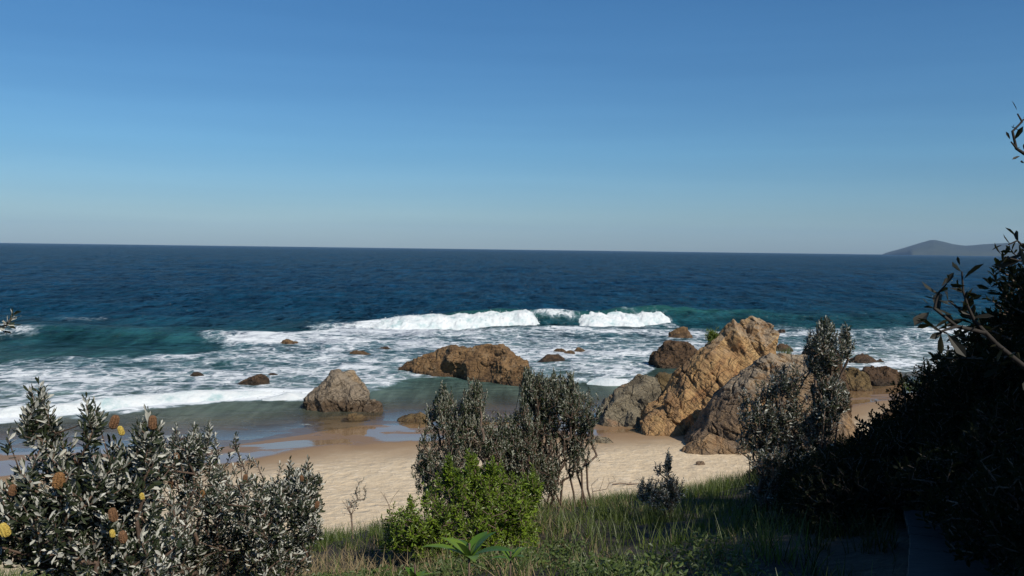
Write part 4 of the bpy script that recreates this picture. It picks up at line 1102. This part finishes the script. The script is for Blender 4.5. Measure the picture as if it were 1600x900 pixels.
# ------------------------------------------------------------------ shaded bank: shrubs and trees on the right
def shrub_proto(seed, n, rx, rz, leaf, k=12, L=.08, W=.03, name='coastal_shrub'):
    r = np.random.default_rng(seed)
    d = r.normal(0, 1, (n, 3)); d /= np.linalg.norm(d, axis=1, keepdims=True); d[:, 2] = np.abs(d[:, 2])
    rad = r.random(n) ** .4
    bumpy = 1 + .25 * vnoise(d * 2.2 + seed, seed)
    T = d * (rad * bumpy)[:, None] * np.array([rx, rx, rz]) + np.array([0, 0, .12])
    A, par, tidx = grow([np.array([0, 0, -.1]), np.array([.15, .05, -.1])], T, .3, .2, .03, seed)
    V, F = tubes(A, par, tidx, .004, rmax=.05)
    st = mesh_np('stem', V, F, M['bark'])
    P, D, s_, l, w, rn = shoots(A, par, tidx, r, k, L, W, .15, .4, flip=.2)
    V, F, f = leaf_mesh(P, D, s_, l, w, rn)
    fo = mesh_np('foliage', V, F, leaf, fattrs={'rnd': f}, smooth_sh=False)
    ms = st.data, fo.data
    bpy.data.objects.remove(st); bpy.data.objects.remove(fo)
    return ms
def place(ms, name, loc, rz, sc, label, cat, group):
    root = empty(name, loc, label, cat, group)
    root.rotation_euler = (0, 0, rz); root.scale = (sc, sc, sc)
    for nme, me in zip(('stem', 'foliage'), ms):
        o = bpy.data.objects.new(nme, me); col.objects.link(o); o.parent = root
    return root
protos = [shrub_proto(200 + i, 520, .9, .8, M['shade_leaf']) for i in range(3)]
rb = random.Random(8)
spots = [(5.8, 8.4, 1.4), (6.9, 10.6, 1.15), (8.0, 13.0, 1.0)]
for i in range(1600):
    y = rb.uniform(4.5, 27); xr = float(np.interp(y, RY, RX))
    xx = xr + rb.uniform(-3.4, 1.6) - .3
    pcx = float(np.interp(y, [0, 4, 7, 10, 14, 20], [1.0, 2.2, 3.65, 4.9, 6.2, 7.5]))
    if xx < pcx + (.5 if y < 8.8 else -1.3) or xx > .75 * y + 1.2: continue
    if any((xx - a) ** 2 + (y - b_) ** 2 < .72 ** 2 for a, b_, _ in spots): continue
    spots.append((xx, y, rb.uniform(.65, 1.0)))
for i, (xx, y, sc) in enumerate(spots):
    sc *= .8 if y > 16 else 1.
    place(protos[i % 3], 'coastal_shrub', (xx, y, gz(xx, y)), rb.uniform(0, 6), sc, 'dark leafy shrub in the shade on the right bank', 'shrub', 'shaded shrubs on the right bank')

def tree_proto(seed, h, cr, n, k=10, L=.13, W=.055):
    r = np.random.default_rng(seed)
    T = []
    for j in range(7):
        c = np.array([r.normal(0, cr * .45), r.normal(0, cr * .45), h * r.uniform(.55, .86)])
        d = r.normal(0, 1, (n // 7, 3)); d /= np.linalg.norm(d, axis=1, keepdims=True)
        T.append(c + d * (r.random((n // 7, 1)) ** .5) * np.array([cr * .55, cr * .55, h * .2]))
    T = np.concatenate(T)
    A, par, tidx = grow([np.array([0, 0, -.2])], T, .25, .4, .08, seed)
    V, F = tubes(A, par, tidx, .008, rmax=.22, sides=7)
    st = mesh_np('trunk', V, F, M['bark'])
    P, D, s_, l, w, rn = shoots(A, par, tidx, r, k, L, W, .3, .3, flip=.2)
    V, F, f = leaf_mesh(P, D, s_, l, w, rn)
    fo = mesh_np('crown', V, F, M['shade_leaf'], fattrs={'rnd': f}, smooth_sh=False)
    ms = st.data, fo.data
    bpy.data.objects.remove(st); bpy.data.objects.remove(fo)
    return ms
tp = [tree_proto(300, 7.0, 2.6, 1400, 12), tree_proto(301, 6.0, 2.4, 1300, 12)]
def tree(i, xx, y, sc, rz, label):
    root = empty('coast_tree', (xx, y, gz(xx, y)), label, 'tree', 'trees shading the right bank')
    root.rotation_euler = (0, 0, rz); root.scale = (sc,) * 3
    for nme, me in zip(('trunk', 'crown'), tp[i % 2]):
        o = bpy.data.objects.new(nme, me); col.objects.link(o); o.parent = root
TREES = [(5.6, 1.2, .34), (6.8, 1.2, .54), (8.6, 1.0, .58), (9.2, 3.0, .66), (10.5, 4.2, .68), (11.6, 5.6, .6), (12.8, 7.2, .62), (13.8, 8.8, .62), (14.8, 10.4, .58), (15.8, 12.0, .54), (8.0, 3.6, .52), (9.8, 6.4, .5), (11.6, 8.6, .5), (12.8, 11.0, .5), (11.6, 2.2, .70), (13.4, 4.6, .66), (15.4, 7.2, .66), (7.6, -1.5, .6), (16.8, 10, .66)]
for i, (xx, y, sc) in enumerate(TREES):
    tree(i, xx, y, sc, i * 1.3, 'bushy coast tree on the bank right of the view')

# --- branches reaching in from the tree just outside the right edge
tips = np.array([at(*q, D_) for q, D_ in (((1660, 640), 3.0), ((1600, 572), 3.0), ((1560, 540), 3.0), ((1540, 520), 3.0), ((1522, 500), 3.0), ((1512, 478), 3.0), ((1505, 455), 3.0), ((1503, 425), 3.0), ((1478, 445), 2.95), ((1466, 458), 3.0), ((1482, 470), 3.1), ((1460, 482), 3.0), ((1498, 482), 3.05), ((1455, 508), 3.0), ((1470, 518), 2.95), ((1495, 510), 3.0))])
tb = (2.3, 3.0, gz(2.3, 3.0))
tips2 = np.array([at(*q, D_) for q, D_ in (((1590, 178), 3.3), ((1597, 190), 3.3), ((1582, 205), 3.3), ((1588, 232), 3.3), ((1580, 222), 3.25), ((1600, 240), 3.35), ((1625, 200), 3.4), ((1640, 260), 3.3), ((1680, 150), 3.2))])
tips3 = np.array([at(*q, D_) for q, D_ in (((1720, 430), 3.2), ((1650, 408), 3.2), ((1610, 396), 3.2), ((1590, 376), 3.2), ((1576, 382), 3.2), ((1572, 402), 3.2), ((1596, 408), 3.2))])
allt = tips
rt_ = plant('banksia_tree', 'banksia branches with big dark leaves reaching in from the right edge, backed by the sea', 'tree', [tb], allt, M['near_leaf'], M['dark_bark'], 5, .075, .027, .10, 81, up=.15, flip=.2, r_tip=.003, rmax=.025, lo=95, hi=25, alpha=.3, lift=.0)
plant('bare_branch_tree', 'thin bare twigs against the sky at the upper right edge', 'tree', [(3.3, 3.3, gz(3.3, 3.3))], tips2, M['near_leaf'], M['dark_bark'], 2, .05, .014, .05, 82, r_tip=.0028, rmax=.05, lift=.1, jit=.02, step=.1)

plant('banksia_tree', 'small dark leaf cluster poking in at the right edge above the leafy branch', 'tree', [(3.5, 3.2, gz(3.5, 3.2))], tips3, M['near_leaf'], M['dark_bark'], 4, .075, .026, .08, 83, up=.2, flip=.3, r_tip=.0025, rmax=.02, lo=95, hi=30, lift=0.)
haze()
